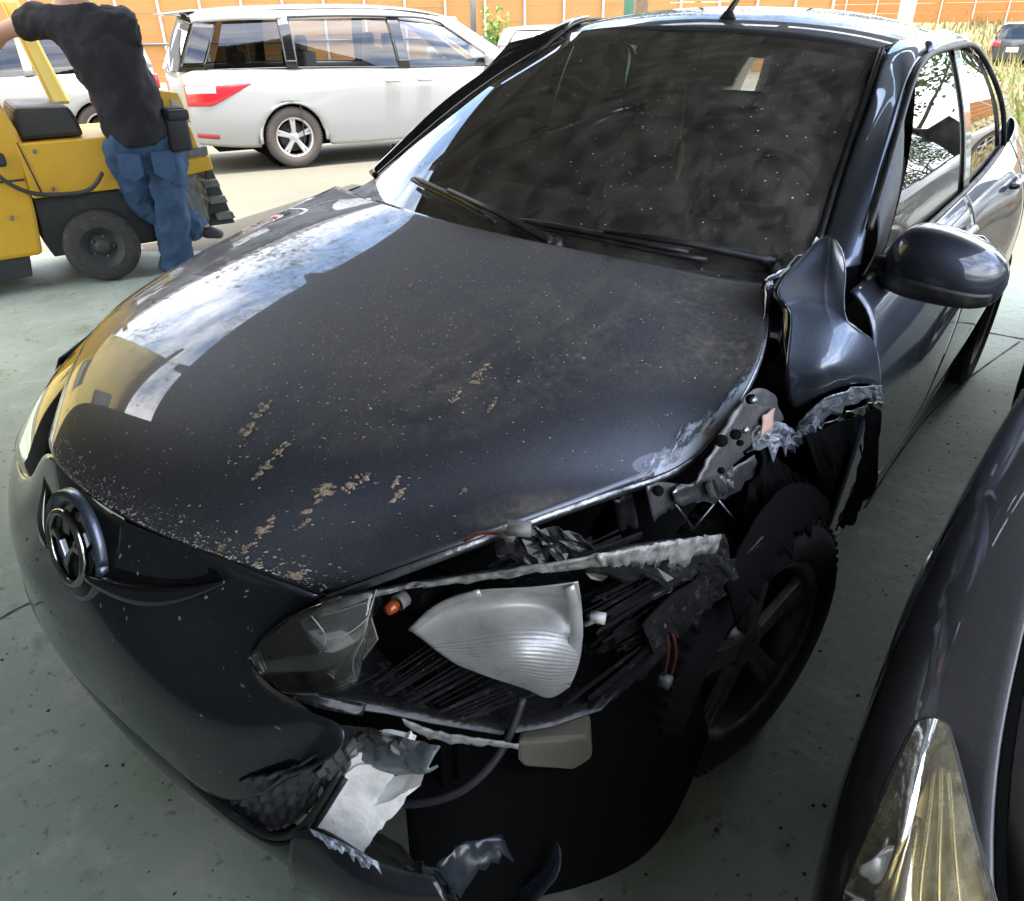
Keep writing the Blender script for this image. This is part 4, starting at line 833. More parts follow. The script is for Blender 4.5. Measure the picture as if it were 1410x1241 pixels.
ring = [(.34+.185*math.cos(t), .93+.06*math.sin(t)+.0, .93+.17*math.sin(t)) for t in np.linspace(0, 2*math.pi, 32, endpoint=False)]
MB().tube(ring, .015, 8, closed=True).build('wheel_rim', INTER, sw)
MB().box((.34, .92, .93), (.16, .05, .10)).tube([(.16, .93, .93), (.52, .93, .93)], .014, 6).build('wheel_hub', INTER, sw)
rv = empty('rear_view_mirror'); rv.parent = car
MB().box((.03, 1.10, 1.265), (.23, .025, .055)).build('mirror_body', INTER, rv, bevel=.01)
MB().tube([(.03, 1.10, 1.27), (.03, 1.13, 1.33)], .008, 8).build('mirror_stalk', INTER, rv)
JADE = P('pendant_green', (.30, .36, .20), .6)
pd = empty('hanging_pendant'); pd.parent = car
MB().tube([(.02, 1.07, 1.25), (.022, 1.07, 1.07)], .003, 5).build('pendant_cord', JADE, pd)
MB().lathe([(0, .03), (.016, .02), (.018, 0), (.014, -.05), (.004, -.09)], 'Z', (.022, 1.07, 1.06), 10).build('pendant_tassel', JADE, pd)
XF[0] = None

# ---- wheels (stand on the floor, outside the body's lean)
ALLOY = P('dark_alloy', (.075, .07, .065), .4, .8, noise=[(30, (.03, .028, .025), .45, .75)])
def wheel(name, parent, loc, rad, wid, rimr, steer=0, side=1, mat=ALLOY, spokes=5, rubber=RUBBER):
    e = empty(name); e.parent = parent; e.location = loc; e.rotation_euler = (0, 0, steer+(0 if side > 0 else math.pi))
    h = wid/2; r0 = rimr
    MB().lathe([(r0, -h*.85), (r0+.02, -h), (rad-.03, -h*1.02), (rad-.008, -h*.86), (rad, -h*.6), (rad, 0), (rad, h*.6), (rad-.008, h*.86), (rad-.03, h*1.02), (r0+.02, h), (r0, h*.85)], 'X', (0, 0, 0), 56).build('tyre', rubber, e)
    tr_ = MB()
    for k in range(60):
        a = 2*math.pi*k/60
        for sx in (-1, 1):
            m = Matrix.Rotation(a, 3, 'X'); tr_.box(m @ Vector((sx*h*.62, 0, rad)), (h*.45, .012, .008), m=m)
    tr_.build('tread_block', rubber, e, smooth=False)['kind'] = 'stuff'
    rim = MB().lathe([(r0*.99, -h*.8), (r0*.90, -h*.5), (r0*.88, h*.4), (r0*.96, h*.72), (r0*1.02, h*.86), (r0*1.0, h*.9), (r0*.93, h*.78), (r0*.90, h*.55)], 'X', (0, 0, 0), 56).build('rim', mat, e)
    for k in range(spokes):
        a = 2*math.pi*k/spokes; m = Matrix.Rotation(a, 3, 'X')
        for dq in ((-.1, .1) if spokes < 6 else (0,)):
            m2 = Matrix.Rotation(a+dq, 3, 'X')
            v = [m2 @ Vector(p) for p in ((h*.62, -.016, .03), (h*.62, .016, .03), (h*.66, .012, r0*.93), (h*.66, -.012, r0*.93), (h*.40, -.022, .03), (h*.40, .022, .03), (h*.46, .016, r0*.93), (h*.46, -.016, r0*.93))]
            MB().add(v, [(0, 1, 2, 3), (7, 6, 5, 4), (0, 4, 5, 1), (1, 5, 6, 2), (2, 6, 7, 3), (3, 7, 4, 0)]).build('spoke', mat, rim, smooth=False, bevel=.004)
    MB().lathe([(0, h*.66), (.028, h*.65), (.05, h*.6), (.06, h*.35)], 'X', (0, 0, 0), 28).build('hub', mat, rim)
    MB().lathe([(0, -h*.1), (r0*.75, -h*.1), (r0*.75, -h*.2)], 'X', (0, 0, 0), 28).build('brake_disc', P('disc_iron', (.08, .07, .065), .5, .6), rim)
    return e
wheel('wheel', car, (.740, .09, .287), .292, .185, .205, -.20, 1)
wheel('wheel', car, (-.735, .02, .292), .292, .185, .205, 0, -1)
wheel('wheel', car, (.738, 2.49, .292), .292, .185, .205, 0, 1)
wheel('wheel', car, (-.738, 2.49, .292), .292, .185, .205, 0, -1)

# ================================================================== the yard beyond: fences, buildings, plants
def gz(x, y): return -.02*max(0., math.hypot(x-1.13, y+1.12)-5.5)
CX, CY = 1.13, -1.12
def far(az, d, up=0):
    x, y = CX+d*math.sin(R(az)), CY+d*math.cos(R(az)); return Vector((x, y, gz(x, y)+up))
# re-lay the ground as a gently falling yard that reaches the horizon
g_ = bpy.data.objects['ground']; bpy.data.objects.remove(g_)
rad = [0, 3, 5.5, 7, 9, 12, 16, 22, 30, 42, 60, 90, 140, 220, 400, 900]; v = []; na = 64
for r_ in rad:
    for k in range(na):
        a = 2*math.pi*k/na; z = gz(CX+r_, CY) if r_ < 90 else gz(CX+90, CY)
        v.append((CX+r_*math.cos(a), CY+r_*math.sin(a), z))
mk('ground', v, [(i*na+k, i*na+(k+1) % na, (i+1)*na+(k+1) % na, (i+1)*na+k) for i in range(len(rad)-1) for k in range(na)][na if False else 0:], GROUND)['kind'] = 'structure'

ORANGE = P('fence_board', (.34, .16, .046), .7, noise=[(3, (.38, .195, .064), .4, .7, (1, 1, 6)), (18, (.27, .12, .034), .55, .75, (.4, .4, 8))])
ORANGE2 = P('fence_board_rust', (.36, .135, .032), .7, noise=[(3, (.42, .175, .05), .4, .7, (1, 1, 6)), (14, (.45, .36, .26), .60, .72, (.6, .6, 5))])
WPOST = P('fence_post_white', (.50, .46, .41), .6, noise=[(6, (.32, .28, .24), .5, .8)])
GPIPE = P('grey_pipe', (.16, .16, .16), .5, .4)
def fence(a, b_, n, h_, mat, label, nb=7, rail=True, base=None):
    a, b_ = Vector(a), Vector(b_); d = (b_-a); L_ = d.length; d.normalize(); rz = math.atan2(d.y, d.x); bay = L_/n
    e = empty('fence', a, rz, label, 'fence')
    bm_ = None; pm = None; rm = None
    for i in range(n+1):
        z0 = a.z+(b_.z-a.z)*i/n-a.z
        if pm is None: o = MB().box((0, -.05, h_/2), (.07, .07, h_)).build('fence_post', WPOST, e, smooth=False); pm = o.data
        else: o = bpy.data.objects.new('fence_post', pm); COL.objects.link(o); o.parent = e
        o.location = (i*bay, 0, z0)
        if i == n: break
        for k in range(nb):
            if bm_ is None:
                o = MB().box((0, 0, 0), (bay-.02, .025, h_/nb-.012)).build('fence_board', mat, e, smooth=False, bevel=.004); bm_ = o.data
            else: o = bpy.data.objects.new('fence_board', bm_); COL.objects.link(o); o.parent = e
            o.location = ((i+.5)*bay, random.uniform(-.008, .008), z0+(k+.5)*h_/nb); o.rotation_euler = (0, random.uniform(-.004, .004), 0)
        if rail and i % 2 == 0:
            for hh in (h_*.44, h_*.97):
                if rm is None: o = MB().tube([(0, -.13, 0), (bay*2, -.13, 0)], .035, 8).build('fence_rail', GPIPE, e); rm = o.data
                else: o = bpy.data.objects.new('fence_rail', rm); COL.objects.link(o); o.parent = e
                o.location = (i*bay, 0, z0+hh)
    return e
p0 = far(-42, 29); dv_ = Vector((.74, .67, 0))
fa, fb = p0-dv_*42, p0+dv_*13; fa.z = gz(fa.x, fa.y)-.1; fb.z = gz(fb.x, fb.y)-.1
fence(fa, fb, 42, 3.2, ORANGE, 'pale orange board fence with white posts behind the white minivan', 7)
q0, q1 = far(-24, 56), far(12, 62); q0.z = .55; q1.z = .75
fence(q0, q1, 22, 2.4, ORANGE2, 'rust orange board fence on top of the dry grass bank', 5, False)
for k, (az, d, m_, r_, lb) in enumerate(((-30.3, 17, POST, .10, 'green painted steel pole in front of the pale orange fence'), (-29.5, 17.5, P('weathered_wood', (.25, .17, .11), .8, noise=[(5, (.15, .10, .07), .4, .7)]), .13, 'brown weathered wooden pole beside the green pole'), (-40.4, 27.5, GPIPE, .09, 'slim dark grey pipe post standing before the pale orange fence'), (-13.7, 40, WPOST, .32, 'thick white post at the end of the rust orange fence'))):
    p = far(az, d); e = empty('pole', p, 0, lb, 'pole'); hh = 4.2
    MB().tube([(0, 0, -.1), (0, 0, hh)], r_, 12).build('pole_shaft', m_, e); MB().lathe([(r_*1.8, 0), (r_*1.8, .05), (r_, .09)], 'Z', (0, 0, 0), 12).build('pole_foot', m_, e)
# grass bank and rough grass
BANK = P('dry_earth', (.19, .155, .085), .95, noise=[(.8, (.13, .15, .05), .45, .65), (5, (.24, .20, .13), .5, .7)], bump=(6, .5, .05))
bk_ = []
for d, z in ((47, -.95), (50, -.55), (54, .25), (58, .68), (64, .9), (90, 1.2)):
    bk_.append([tuple((lambda p: (p.x, p.y, z+.12*math.sin(az*1.7)+.08*math.sin(az*.6+d)))(far(az, d))) for az in np.linspace(-30, 25, 24)])
sheet('terrain_bank', bk_, BANK, None, nu=60, nv=20)['kind'] = 'structure'
fld = [[tuple((lambda p: (p.x, p.y, gz(p.x, p.y)+.015+.03*math.sin(az*2+d)*(d > 15)))(far(az, d))) for az in np.linspace(-14, 30, 20)] for d in (13.2, 15, 18, 24, 32, 40, 47.5)]
sheet('field', fld, BANK, None, nu=40, nv=20)['kind'] = 'structure'
DRY = P('dry_grass', (.24, .19, .085), .9, noise=[(.5, (.12, .17, .035), .48, .6)])
mb = MB()
for k in range(15000):
    az = random.uniform(-13, 28); d = 13.4+34*random.random()**1.6
    if random.random() < .35: d = random.uniform(46, 60)
    p = far(az, d)
    if d > 46: p.z = np.interp(d, [47, 50, 54, 58, 64], [-.95, -.55, .25, .68, .9])
    h_ = random.uniform(.12, .55)*(.5+.5*math.sin(az*3+d)**2)*(1.6 if d > 30 else 1); w_ = .012+.0009*d; a = random.random()*6.28
    dx, dy = math.cos(a)*w_, math.sin(a)*w_; lx, ly = random.gauss(0, .12), random.gauss(0, .12)
    mb.add([(p.x-dx, p.y-dy, p.z-.02), (p.x+dx, p.y+dy, p.z-.02), (p.x+lx*.5+dx*.6, p.y+ly*.5+dy*.6, p.z+h_*.6), (p.x+lx, p.y+ly, p.z+h_)], [(0, 1, 2), (0, 2, 3)])
o = mb.build('grass', DRY, None, smooth=False); tag(o, 'dry yellow and green grass covering the field and bank', 'grass', kind='stuff')
def weed(loc, n_, h_, label):
    e = empty('weed', loc, 0, label, 'weed'); st = MB(); lf = MB()
    for k in range(n_):
        a = random.random()*6.28; r0 = random.random()*.35; hh = h_*random.uniform(.5, 1); bx, by = r0*math.cos(a), r0*math.sin(a); tx, ty = bx+random.gauss(0, .15), by+random.gauss(0, .15)
        st.tube([(bx, by, 0), ((bx+tx)/2, (by+ty)/2, hh*.5), (tx, ty, hh)], [.012, .009, .004], 5)
        for j in range(26):
            t = random.uniform(.15, 1); c = Vector((bx+(tx-bx)*t, by+(ty-by)*t, hh*t)); d = Vector((random.gauss(0, 1), random.gauss(0, 1), random.gauss(.2, .6))).normalized(); s_ = d.cross(Vector((0, 0, 1))).normalized()*.05
            ln = random.uniform(.12, .26); lf.add([c, c+d*ln*.5+s_, c+d*ln, c+d*ln*.5-s_], [(0, 1, 2, 3)])
    st.build('stem', P('weed_stem', (.16, .2, .07), .8), e); lf.build('foliage', P('weed_leaf', (.16, .30, .05), .6), e, smooth=False)
weed(far(-38.9, 26), 26, 2.0, 'clump of tall bright green weeds at the foot of the pale fence')
weed(far(-37.5, 26.6), 12, 1.4, 'lower tuft of green weeds beside the tall weed clump')
# buildings whose reflections lie in the paintwork
YEL = P('yellow_render', (.78, .60, .21), .85, noise=[(1.2, (.70, .53, .18), .45, .7)])
GRY = P('grey_render', (.13, .13, .125), .85, noise=[(.7, (.16, .155, .15), .4, .7)])
ROOFM = P('roof_tiles_grey', (.17, .16, .15), .7)
WINB = P('window_frame_dark', (.06, .06, .065), .4); PANE = P('window_pane', (.05, .06, .07), .05, coat=1); SKYPANE = P('sky_white_pane', (.78, .77, .74), .5)  # white panes imitate windows reflecting the bright sky
def house(name, label, org, rz, L_, W_, H_, ridge, wins, wall, panes, cat='building'):
    e = empty(name, org, rz, label, cat)
    # long side along x, gables at both ends
    v = [(0, 0, -1), (L_, 0, -1), (L_, W_, -1), (0, W_, -1), (0, 0, H_), (L_, 0, H_), (L_, W_, H_), (0, W_, H_), (0, W_/2, H_+ridge), (L_, W_/2, H_+ridge)]
    mk('wall', v, [(0, 1, 5, 4), (1, 2, 6, 9, 5), (2, 3, 7, 6), (3, 0, 4, 8, 7)], wall, e, smooth=False)
    for s in (0, 1):
        y0, y1 = (-.5, W_/2) if s == 0 else (W_+.5, W_/2); z0 = H_-.5*ridge/(W_/2)
        MB().plate([(-.4, y0, z0+.06), (L_+.4, y0, z0+.06), (L_+.4, y1, H_+ridge+.06), (-.4, y1, H_+ridge+.06)], (0, -1 if s == 0 else 1, 1), .12).build('roof', ROOFM, e, smooth=False)
    for (face, c, z, ww, hh) in wins:
        if face == 'y0': ctr = Vector((c, -.02, z)); d = (ww, .06, hh)
        else: ctr = Vector((L_+.02, c, z)); d = (.06, ww, hh)
        f = MB().box(ctr, d).build('window', WINB, e, smooth=False)
        k = (0, -.035, 0) if face == 'y0' else (.035, 0, 0); dd = (ww*.86, .03, hh*.84) if face == 'y0' else (.03, ww*.86, hh*.84)
        MB().box(ctr+Vector(k), dd).build('pane', panes, f, smooth=False)
    return e
o_ = Vector((-8.6, -8.4, 0)); o_.z = gz(o_.x, o_.y)
house('gabled_house', 'yellow rendered house with a gable beside the yard', o_, R(90), 9.6, 8, 6.0, 2.2, [('y0', 2.5, 1.6, 1.2, 1.3), ('y0', 7.0, 4.6, 1.0, 1.1), ('y0', 3.0, 4.6, 1.0, 1.1), ('y0', 8.2, 2.0, 1.0, 1.2)], YEL, PANE)
o_ = far(-84, 46); o_.z = gz(o_.x, o_.y)
house('warehouse', 'long grey warehouse with windows painted white as if mirroring sky behind the fence', o_, R(52), 42, 9, 10.5, 1.8, [('y0', 4+k*7, 6.6, 3.6, 2.2) for k in range(6)], GRY, SKYPANE)
# trees standing off to the open side, seen in the door glass
BARK = P('bark', (.12, .09, .065), .9, noise=[(8, (.06, .045, .03), .4, .7)])
LEAF = P('leaf', (.06, .115, .03), .55, noise=[(1.2, (.10, .15, .035), .4, .7)])
def tree(loc, h_, r_, label, seed):
    rr = random.Random(seed); e = empty('tree', loc, 0, label, 'tree', 'trees along the open side of the yard'); tk = MB(); lf = MB()
    tk.tube([(0, 0, -.2), (.1, 0, h_*.25), (.05, .1, h_*.5), (0, .15, h_*.8)], [.26, .2, .14, .05], 10); cl = []
    for k in range(11):
        a = rr.random()*6.28; z0 = h_*rr.uniform(.3, .6); q = Vector((math.cos(a)*r_*rr.uniform(.4, .95), math.sin(a)*r_*rr.uniform(.4, .95), h_*rr.uniform(.5, .95)))
        tk.tube([(.05, .08, z0), (q.x*.5, q.y*.5, (z0+q.z)/2+.2), q], [.09, .06, .02], 6); cl.append(q)
    for c in cl*3:
        cc = c+Vector((rr.gauss(0, .6), rr.gauss(0, .6), rr.gauss(0, .5)))
        for j in range(130):
            sc = r_/3.2; p = cc+Vector((rr.gauss(0, .55), rr.gauss(0, .55), rr.gauss(0, .42)))*sc; d = Vector((rr.gauss(0, 1), rr.gauss(0, 1), rr.gauss(0, 1))).normalized(); s_ = d.cross(Vector((.3, .2, 1))).normalized()*.06*sc
            lf.add([p, p+d*.1*sc+s_, p+d*.22*sc, p+d*.1*sc-s_], [(0, 1, 2, 3)])
    tk.build('trunk', BARK, e); lf.build('crown', LEAF, e, smooth=False)
for k, (x, y, h_, r_, lb) in enumerate(((7.5, 24, 8.5, 3.2, 'tall spreading broadleaf tree standing past the open end of the shed'), (12.5, 20, 7, 2.8, 'medium broadleaf tree beside the tall spreading tree'), (3.2, 33, 9, 3.4, 'broadleaf tree with a wide crown rising behind the field'), (17, 13, 8, 3, 'leafy tree closest to the side wall of the shed'))):
    tree((x, y, gz(x, y)), h_, r_, lb, 40+k)

# crumbs of dirt and broken plastic on the shed floor
mb = MB()
for k in range(900):
    if k < 420: x, y = random.gauss(.98, .10), random.uniform(-.6, 2.6)
    elif k < 650: x, y = random.uniform(-2.6, -.6), random.uniform(-1.2, 1.2)
    else: x, y = random.uniform(-1.0, .6), random.uniform(-1.25, -.75)
    r_ = .001+.005*random.random()**6; n = 5; a0 = random.random()*6
    pts = [(x+r_*random.uniform(.6, 1.4)*math.cos(a0+6.283*i/n), y+r_*random.uniform(.6, 1.4)*math.sin(a0+6.283*i/n), .0045) for i in range(n)]
    mb.add(pts+[(x, y, .005+r_*.6)], [(i, (i+1) % n, n) for i in range(n)])
tag(mb.build('debris', P('floor_crumbs', (.035, .032, .028), .95), None, smooth=False), 'dark crumbs of dirt and plastic scattered on the green floor', 'debris', kind='stuff')

for k, (az, d, lb) in enumerate(((-33, 46, 'tall tree behind the gap between fence and green pole'), (-26, 62, 'broad tree rising behind the rust orange fence by the white post'), (-19, 66, 'bushy tall tree behind the middle of the rust orange fence'), (-12, 64, 'round crowned tree behind the rust orange fence'), (-5, 68, 'tall tree behind the fence beyond the dark parked car'), (3, 64, 'wide tree at the far end of the rust orange fence'))):
    p = far(az, d); p.z = .8 if d > 50 else p.z
    tree(p, random.uniform(13, 17), random.uniform(5, 6.5), lb, 80+k)

# ================================================================== other vehicles
WHITEC = P('white_car_paint', (.30, .30, .288), .35, coat=1, coat_r=.04)
DGLASS = glass('tinted_glass', (.16, .17, .17), 0, spec=1.1)
LGLASS = glass('clear_car_glass', (.62, .64, .63), 0, spec=1.0)
RED = P('lamp_red', (.55, .02, .03), .15, coat=1); CLEARL = P('lamp_clear', (.75, .70, .66), .15, coat=1)
SEAM = P('panel_gap', (.03, .03, .03), .8); SILVR = P('silver_alloy', (.62, .62, .62), .3, .85); GPL = P('grey_bumper_plastic', (.13, .125, .12), .6)
BROWNT = P('tyre_dusty', (.075, .062, .052), .85)
class Body:
    """car body in its own frame: +x forward, side surface from belt (v=0) to sill (v=1)"""
    def __init__(s, name, loc, rz, label, cat, paint_, xs, rows, group=None):
        s.e = empty(name, loc, rz, label, cat, group); s.x = np.array(xs, float); s.rows = np.array(rows, float); s.paint = paint_
    def side(s, x, v, off=0):
        x = np.atleast_1d(np.asarray(x, float)); v = np.atleast_1d(np.asarray(v, float))
        A = spline(s.x, np.swapaxes(s.rows, 0, 1), x)            # per x: rows of (y, z)
        kv = np.linspace(0, 1, s.rows.shape[0]); out = []
        for a, xx, vv in zip(A, x, v):
            yz = spline(kv, a, np.array([vv]))[0]; out.append((xx, yz[0]+off, yz[1]))
        return np.array(out)
    def grid(s, x0, x1, v0, v1, nu, nv, off=0):
        G = np.zeros((nv+1, nu+1, 3))
        for i, v in enumerate(np.linspace(v0, v1, nv+1)): G[i] = s.side(np.linspace(x0, x1, nu+1), np.full(nu+1, v), off)
        return G
    def patch(s, name, x0, x1, v0, v1, mat, nu=6, nv=4, off=.004, sides=(1, -1), parent=None, solid=.003, shear=None):
        for sd in sides:
            G = s.grid(x0, x1, v0, v1, nu, nv, off)
            if shear: G = shear(G)
            G[:, :, 1] *= sd
            r = sheet(name, None, mat, parent or s.e, grid=G, flip=sd > 0, solid=solid)
        return r
    def panels(s, arches, ar, nu=90):
        for sd in (1, -1):
            G = s.grid(s.x[0], s.x[-1], 0, 1, nu, 22)
            for i in range(G.shape[0]):
                for j in range(G.shape[1]):
                    for xc in arches:
                        d = abs(G[i, j, 0]-xc)
                        if d < ar:
                            zz = .30+math.sqrt(ar*ar-d*d)
                            if G[i, j, 2] < zz: G[i, j, 2] = zz+.0005*(G.shape[0]-i)
            G[:, :, 1] *= sd
            sheet('body_side', None, s.paint, s.e, grid=G, flip=sd > 0, solid=.01)
    def cap(s, name, x0, x1, mat=None, crown=.02, nu=16):
        """deck across the car between the two belts"""
        xs = np.linspace(x0, x1, nu+1); B_ = s.side(xs, np.zeros(nu+1)); G = np.stack([np.stack([B_[:, 0], B_[:, 1]*f, B_[:, 2]+crown*(1-f*f)], -1) for f in np.linspace(-1, 1, 13)])
        return sheet(name, None, mat or s.paint, s.e, grid=G, solid=.006)
    def end(s, name, x, sg, mat=None, bulge=.06, v0=0, v1=1):
        vs_ = np.linspace(v0, v1, 12); B_ = s.side(np.full(12, x), vs_); G = np.stack([np.stack([B_[:, 0]+sg*bulge*(1-f*f)*np.sin(np.linspace(.5, 2.6, 12)), B_[:, 1]*f, B_[:, 2]], -1) for f in np.linspace(-1, 1, 15)])
        return sheet(name, None, mat or s.paint, s.e, grid=G, solid=.006)
    def roof(s, pts, crown=.04):
        """pts: (x, half width, z)"""
        rows = [[(x, w_*f, z+crown*(1-abs(f)**2.2)) for f in np.linspace(-1, 1, 9)] for x, w_, z in pts]
        return sheet('roof', rows, s.paint, s.e, nu=24, nv=30, solid=.012)
    def glassquad(s, name, bl, br, tr_, tl, mat, sides=(1, -1), bul=.03, solid=0, off=0):
        for sd in sides:
            G = np.zeros((7, 9, 3))
            for i in range(7):
                for j in range(9):
                    t, u = i/6, j/8; p = (np.array(bl)*(1-u)+np.array(br)*u)*(1-t)+(np.array(tl)*(1-u)+np.array(tr_)*u)*t
                    p[1] += bul*math.sin(math.pi*t)+off; p[1] *= sd; G[i, j] = p
            sheet(name, None, mat, s.e, grid=G, flip=sd < 0, solid=solid)
    def screen(s, name, bot, top, mat, bulge):
        """bot, top: (x, half width, z)"""
        G = np.stack([np.stack([np.full(13, bot[0]+(top[0]-bot[0])*t)+bulge*(1-np.linspace(-1, 1, 13)**2), (bot[1]+(top[1]-bot[1])*t)*np.linspace(-1, 1, 13), np.full(13, bot[2]+(top[2]-bot[2])*t)+.02*math.sin(math.pi*t)], -1) for t in np.linspace(0, 1, 9)])
        return sheet(name, None, mat, s.e, grid=G)
    def wheels(s, xs_, tw, rad_, mat=SILVR, rub=BROWNT, n=5):
        for x in xs_:
            for sd in (1, -1):
                wl = wheel('wheel', s.e, (x, sd*tw, rad_), rad_, .20, rad_*.66, math.pi/2, sd, mat, n, rub)
                G = None
    def floor(s, x0, x1, w_):
        MB().box(((x0+x1)/2, 0, .26), (x1-x0, w_*2, .12)).build('underbody', DARK, s.e, smooth=False)
        for xc, hw in ((x0+.1, .05),): pass

# ---- white minivan
xs = [-1.04, -.90, -.55, 0, .6, 1.3, 2.0, 2.6, 3.1, 3.45, 3.60]
def R_(vals): return vals
belt = [(.66, .985), (.74, .985), (.785, .98), (.80, .97), (.805, .955), (.805, .94), (.80, .925), (.78, .915), (.72, .89), (.60, .80), (.45, .70)]
shol = [(.72, .88), (.79, .88), (.83, .88), (.845, .87), (.85, .86), (.85, .85), (.845, .84), (.825, .82), (.77, .80), (.66, .72), (.5, .63)]
mid = [(.74, .70), (.80, .70), (.845, .69), (.865, .68), (.86, .68), (.86, .68), (.86, .67), (.85, .66), (.80, .62), (.69, .56), (.54, .52)]
low = [(.73, .48), (.79, .47), (.84, .44), (.865, .44), (.85, .42), (.85, .42), (.855, .42), (.855, .44), (.80, .40), (.70, .38), (.55, .38)]
sill = [(.66, .30), (.72, .28), (.78, .24), (.82, .22), (.82, .20), (.82, .20), (.82, .20), (.82, .20), (.76, .20), (.66, .22), (.5, .24)]
vd = Vector((.42, .907, 0)).normalized(); vrz = math.atan2(vd.y, vd.x); vn = Vector((-vd.y, vd.x, 0))
wc = Vector((-6.304,4.513,-0.060)); vloc = wc+vn*.80; vloc.z = -.06
VB = Body('minivan', vloc, vrz, 'white minivan with red wraparound tail lamps parked in the sunny yard', 'minivan', WHITEC, xs, [belt, shol, mid, low, sill])
VB.panels([0, 2.62], .355)
VB.cap('bonnet', 2.75, 3.6, crown=.06); VB.end('rear_panel', -1.04, -1); VB.end('front_panel', 3.6, 1)
VB.cap('shelf', -1.04, 2.75, INTER, 0)
VB.roof([(-.84, .55, 1.462), (-.5, .60, 1.50), (0, .62, 1.52), (.8, .625, 1.525), (1.4, .62, 1.505), (1.9, .585, 1.44), (2.1, .56, 1.395)])
VB.screen('windscreen', (2.95, .70, .90), (2.05, .57, 1.405), LGLASS, .12); VB.screen('rear_window', (-1.05, .66, .985), (-.80, .55, 1.455), DGLASS, -.07)
VB.glassquad('side_window', (-.72, .752, .99), (.02, .80, .985), (.02, .625, 1.44), (-.52, .60, 1.42), DGLASS)
VB.glassquad('side_window', (.14, .805, .98), (1.27, .805, .95), (1.22, .625, 1.435), (.14, .63, 1.45), LGLASS)
VB.glassquad('side_window', (1.40, .805, .95), (2.55, .79, .925), (1.86, .60, 1.375), (1.36, .622, 1.43), LGLASS)
for a_, b_, c_, d_, m_ in (((-1.05, .68, .98), (-.80, .748, .985), (-.58, .595, 1.42), (-.80, .56, 1.43), DGLASS), ((.02, .803, .985), (.14, .806, .98), (.14, .632, 1.45), (.02, .628, 1.44), BLACKG), ((1.27, .808, .95), (1.40, .808, .95), (1.36, .625, 1.435), (1.22, .628, 1.44), BLACKG), ((2.55, .79, .925), (2.85, .73, .91), (2.08, .57, 1.39), (1.86, .602, 1.38), WHITEC)):
    VB.glassquad('pillar', a_, b_, c_, d_, m_, off=.006, solid=.02)
for sd in (1, -1):
    rp_ = [(-.82, .565, 1.445), (-.6, .605, 1.47), (0, .635, 1.475), (.8, .64, 1.48), (1.35, .63, 1.462), (1.85, .605, 1.40), (2.1, .58, 1.385)]
    sheet('roof_rail', [[(x, sd*(w_+.006), z-.045) for x, w_, z in rp_], [(x, sd*(w_+.004), z) for x, w_, z in rp_], [(x, sd*(w_-.03), z+.04) for x, w_, z in rp_]], WHITEC, VB.e, nu=40, nv=8, flip=sd < 0, solid=.01)
    MB().tube([(x, sd*y, z) for x, y, z in curve([(-1.0, .715, .988), (.1, .812, .985), (1.35, .815, .95), (2.6, .795, .922)], 24)], .010, 6).build('belt_moulding', BLACK, VB.e)
    MB().tube([(x, sd*y, z) for x, y, z in curve([(.14, .652, 1.455), (.8, .655, 1.46), (1.35, .648, 1.445), (1.85, .625, 1.385), (2.2, .68, 1.18), (2.6, .785, .935)], 24)], .012, 6).build('window_seal', BLACKG, VB.e)
    ml = MB().box((2.38, sd*.92, 1.0), (.12, .20, .15)).build('door_mirror', WHITEC, VB.e, bevel=.04); MB().box((2.45, sd*.83, .96), (.06, .12, .04)).build('mirror_arm', BLACK, ml, bevel=.01)
    MB().tube([(.36*math.cos(t), sd*.845, .30+.36*math.sin(t)) for t in np.linspace(-.1, math.pi+.1, 24)], .018, 6).build('arch_lip', WHITEC, VB.e)
sp = [[(-.74, y, 1.53) for y in (-.55, -.3, 0, .3, .55)], [(-.93, y, 1.515) for y in (-.55, -.3, 0, .3, .55)], [(-1.08, y*.95, 1.495) for y in (-.55, -.3, 0, .3, .55)], [(-.9, y, 1.47) for y in (-.55, -.3, 0, .3, .55)]]
sheet('roof_spoiler', sp, WHITEC, VB.e, nu=14, nv=12, solid=.015)
def wedge(G):
    n_ = G.shape[1]; c = G[G.shape[0]//2].copy()
    for j in range(n_):
        t = j/(n_-1); k = 1 if t < .35 else max(.06, 1-(t-.35)/.65*.95)
        top = G[0, j].copy()
        G[:, j] = top+(G[:, j]-top)*k
    return G
VB.patch('tail_lamp', -1.03, -.38, .28, .54, RED, 24, 6, .012, shear=wedge)
VB.patch('tail_lamp_clear', -1.02, -.74, .30, .40, CLEARL, 8, 3, .02)
VB.patch('lower_bumper', -1.035, -.42, .74, .995, GPL, 14, 4, .006)
VB.patch('reflector_strip', -.99, -.78, .84, .90, P('reflector_red', (.35, .05, .05), .3), 6, 2, .012)
for x in (.10, 1.32, 2.55): VB.patch('door_seam', x-.006, x+.006, .02, .97, SEAM, 1, 14, .003, solid=0)
VB.patch('slide_rail', -.36, .10, .24, .275, SEAM, 10, 1, .004, solid=0)
for x in (1.17, 1.55): VB.patch('door_handle', x-.085, x+.085, .28, .335, WHITEC, 6, 2, .028, solid=.02)
th = np.linspace(0, 2*math.pi, 25); fc_ = VB.side(-.22+.085*np.cos(th), .43+.105*np.sin(th), .004); 
for sd in (-1,): MB().tube([(p[0], sd*p[1], p[2]) for p in fc_[:-1]], .0035, 5, closed=True).build('fuel_flap_seam', SEAM, VB.e)
VB.floor(-.8, 3.4, .70); VB.wheels((0, 2.62), .755, .305)
for sd in (1, -1):
    for xc in (0, 2.62): MB().lathe([(0, 0), (.36, 0), (.36, .03)], 'Y', (xc, sd*.60, .30), 28).build('arch_liner', DARK, VB.e)
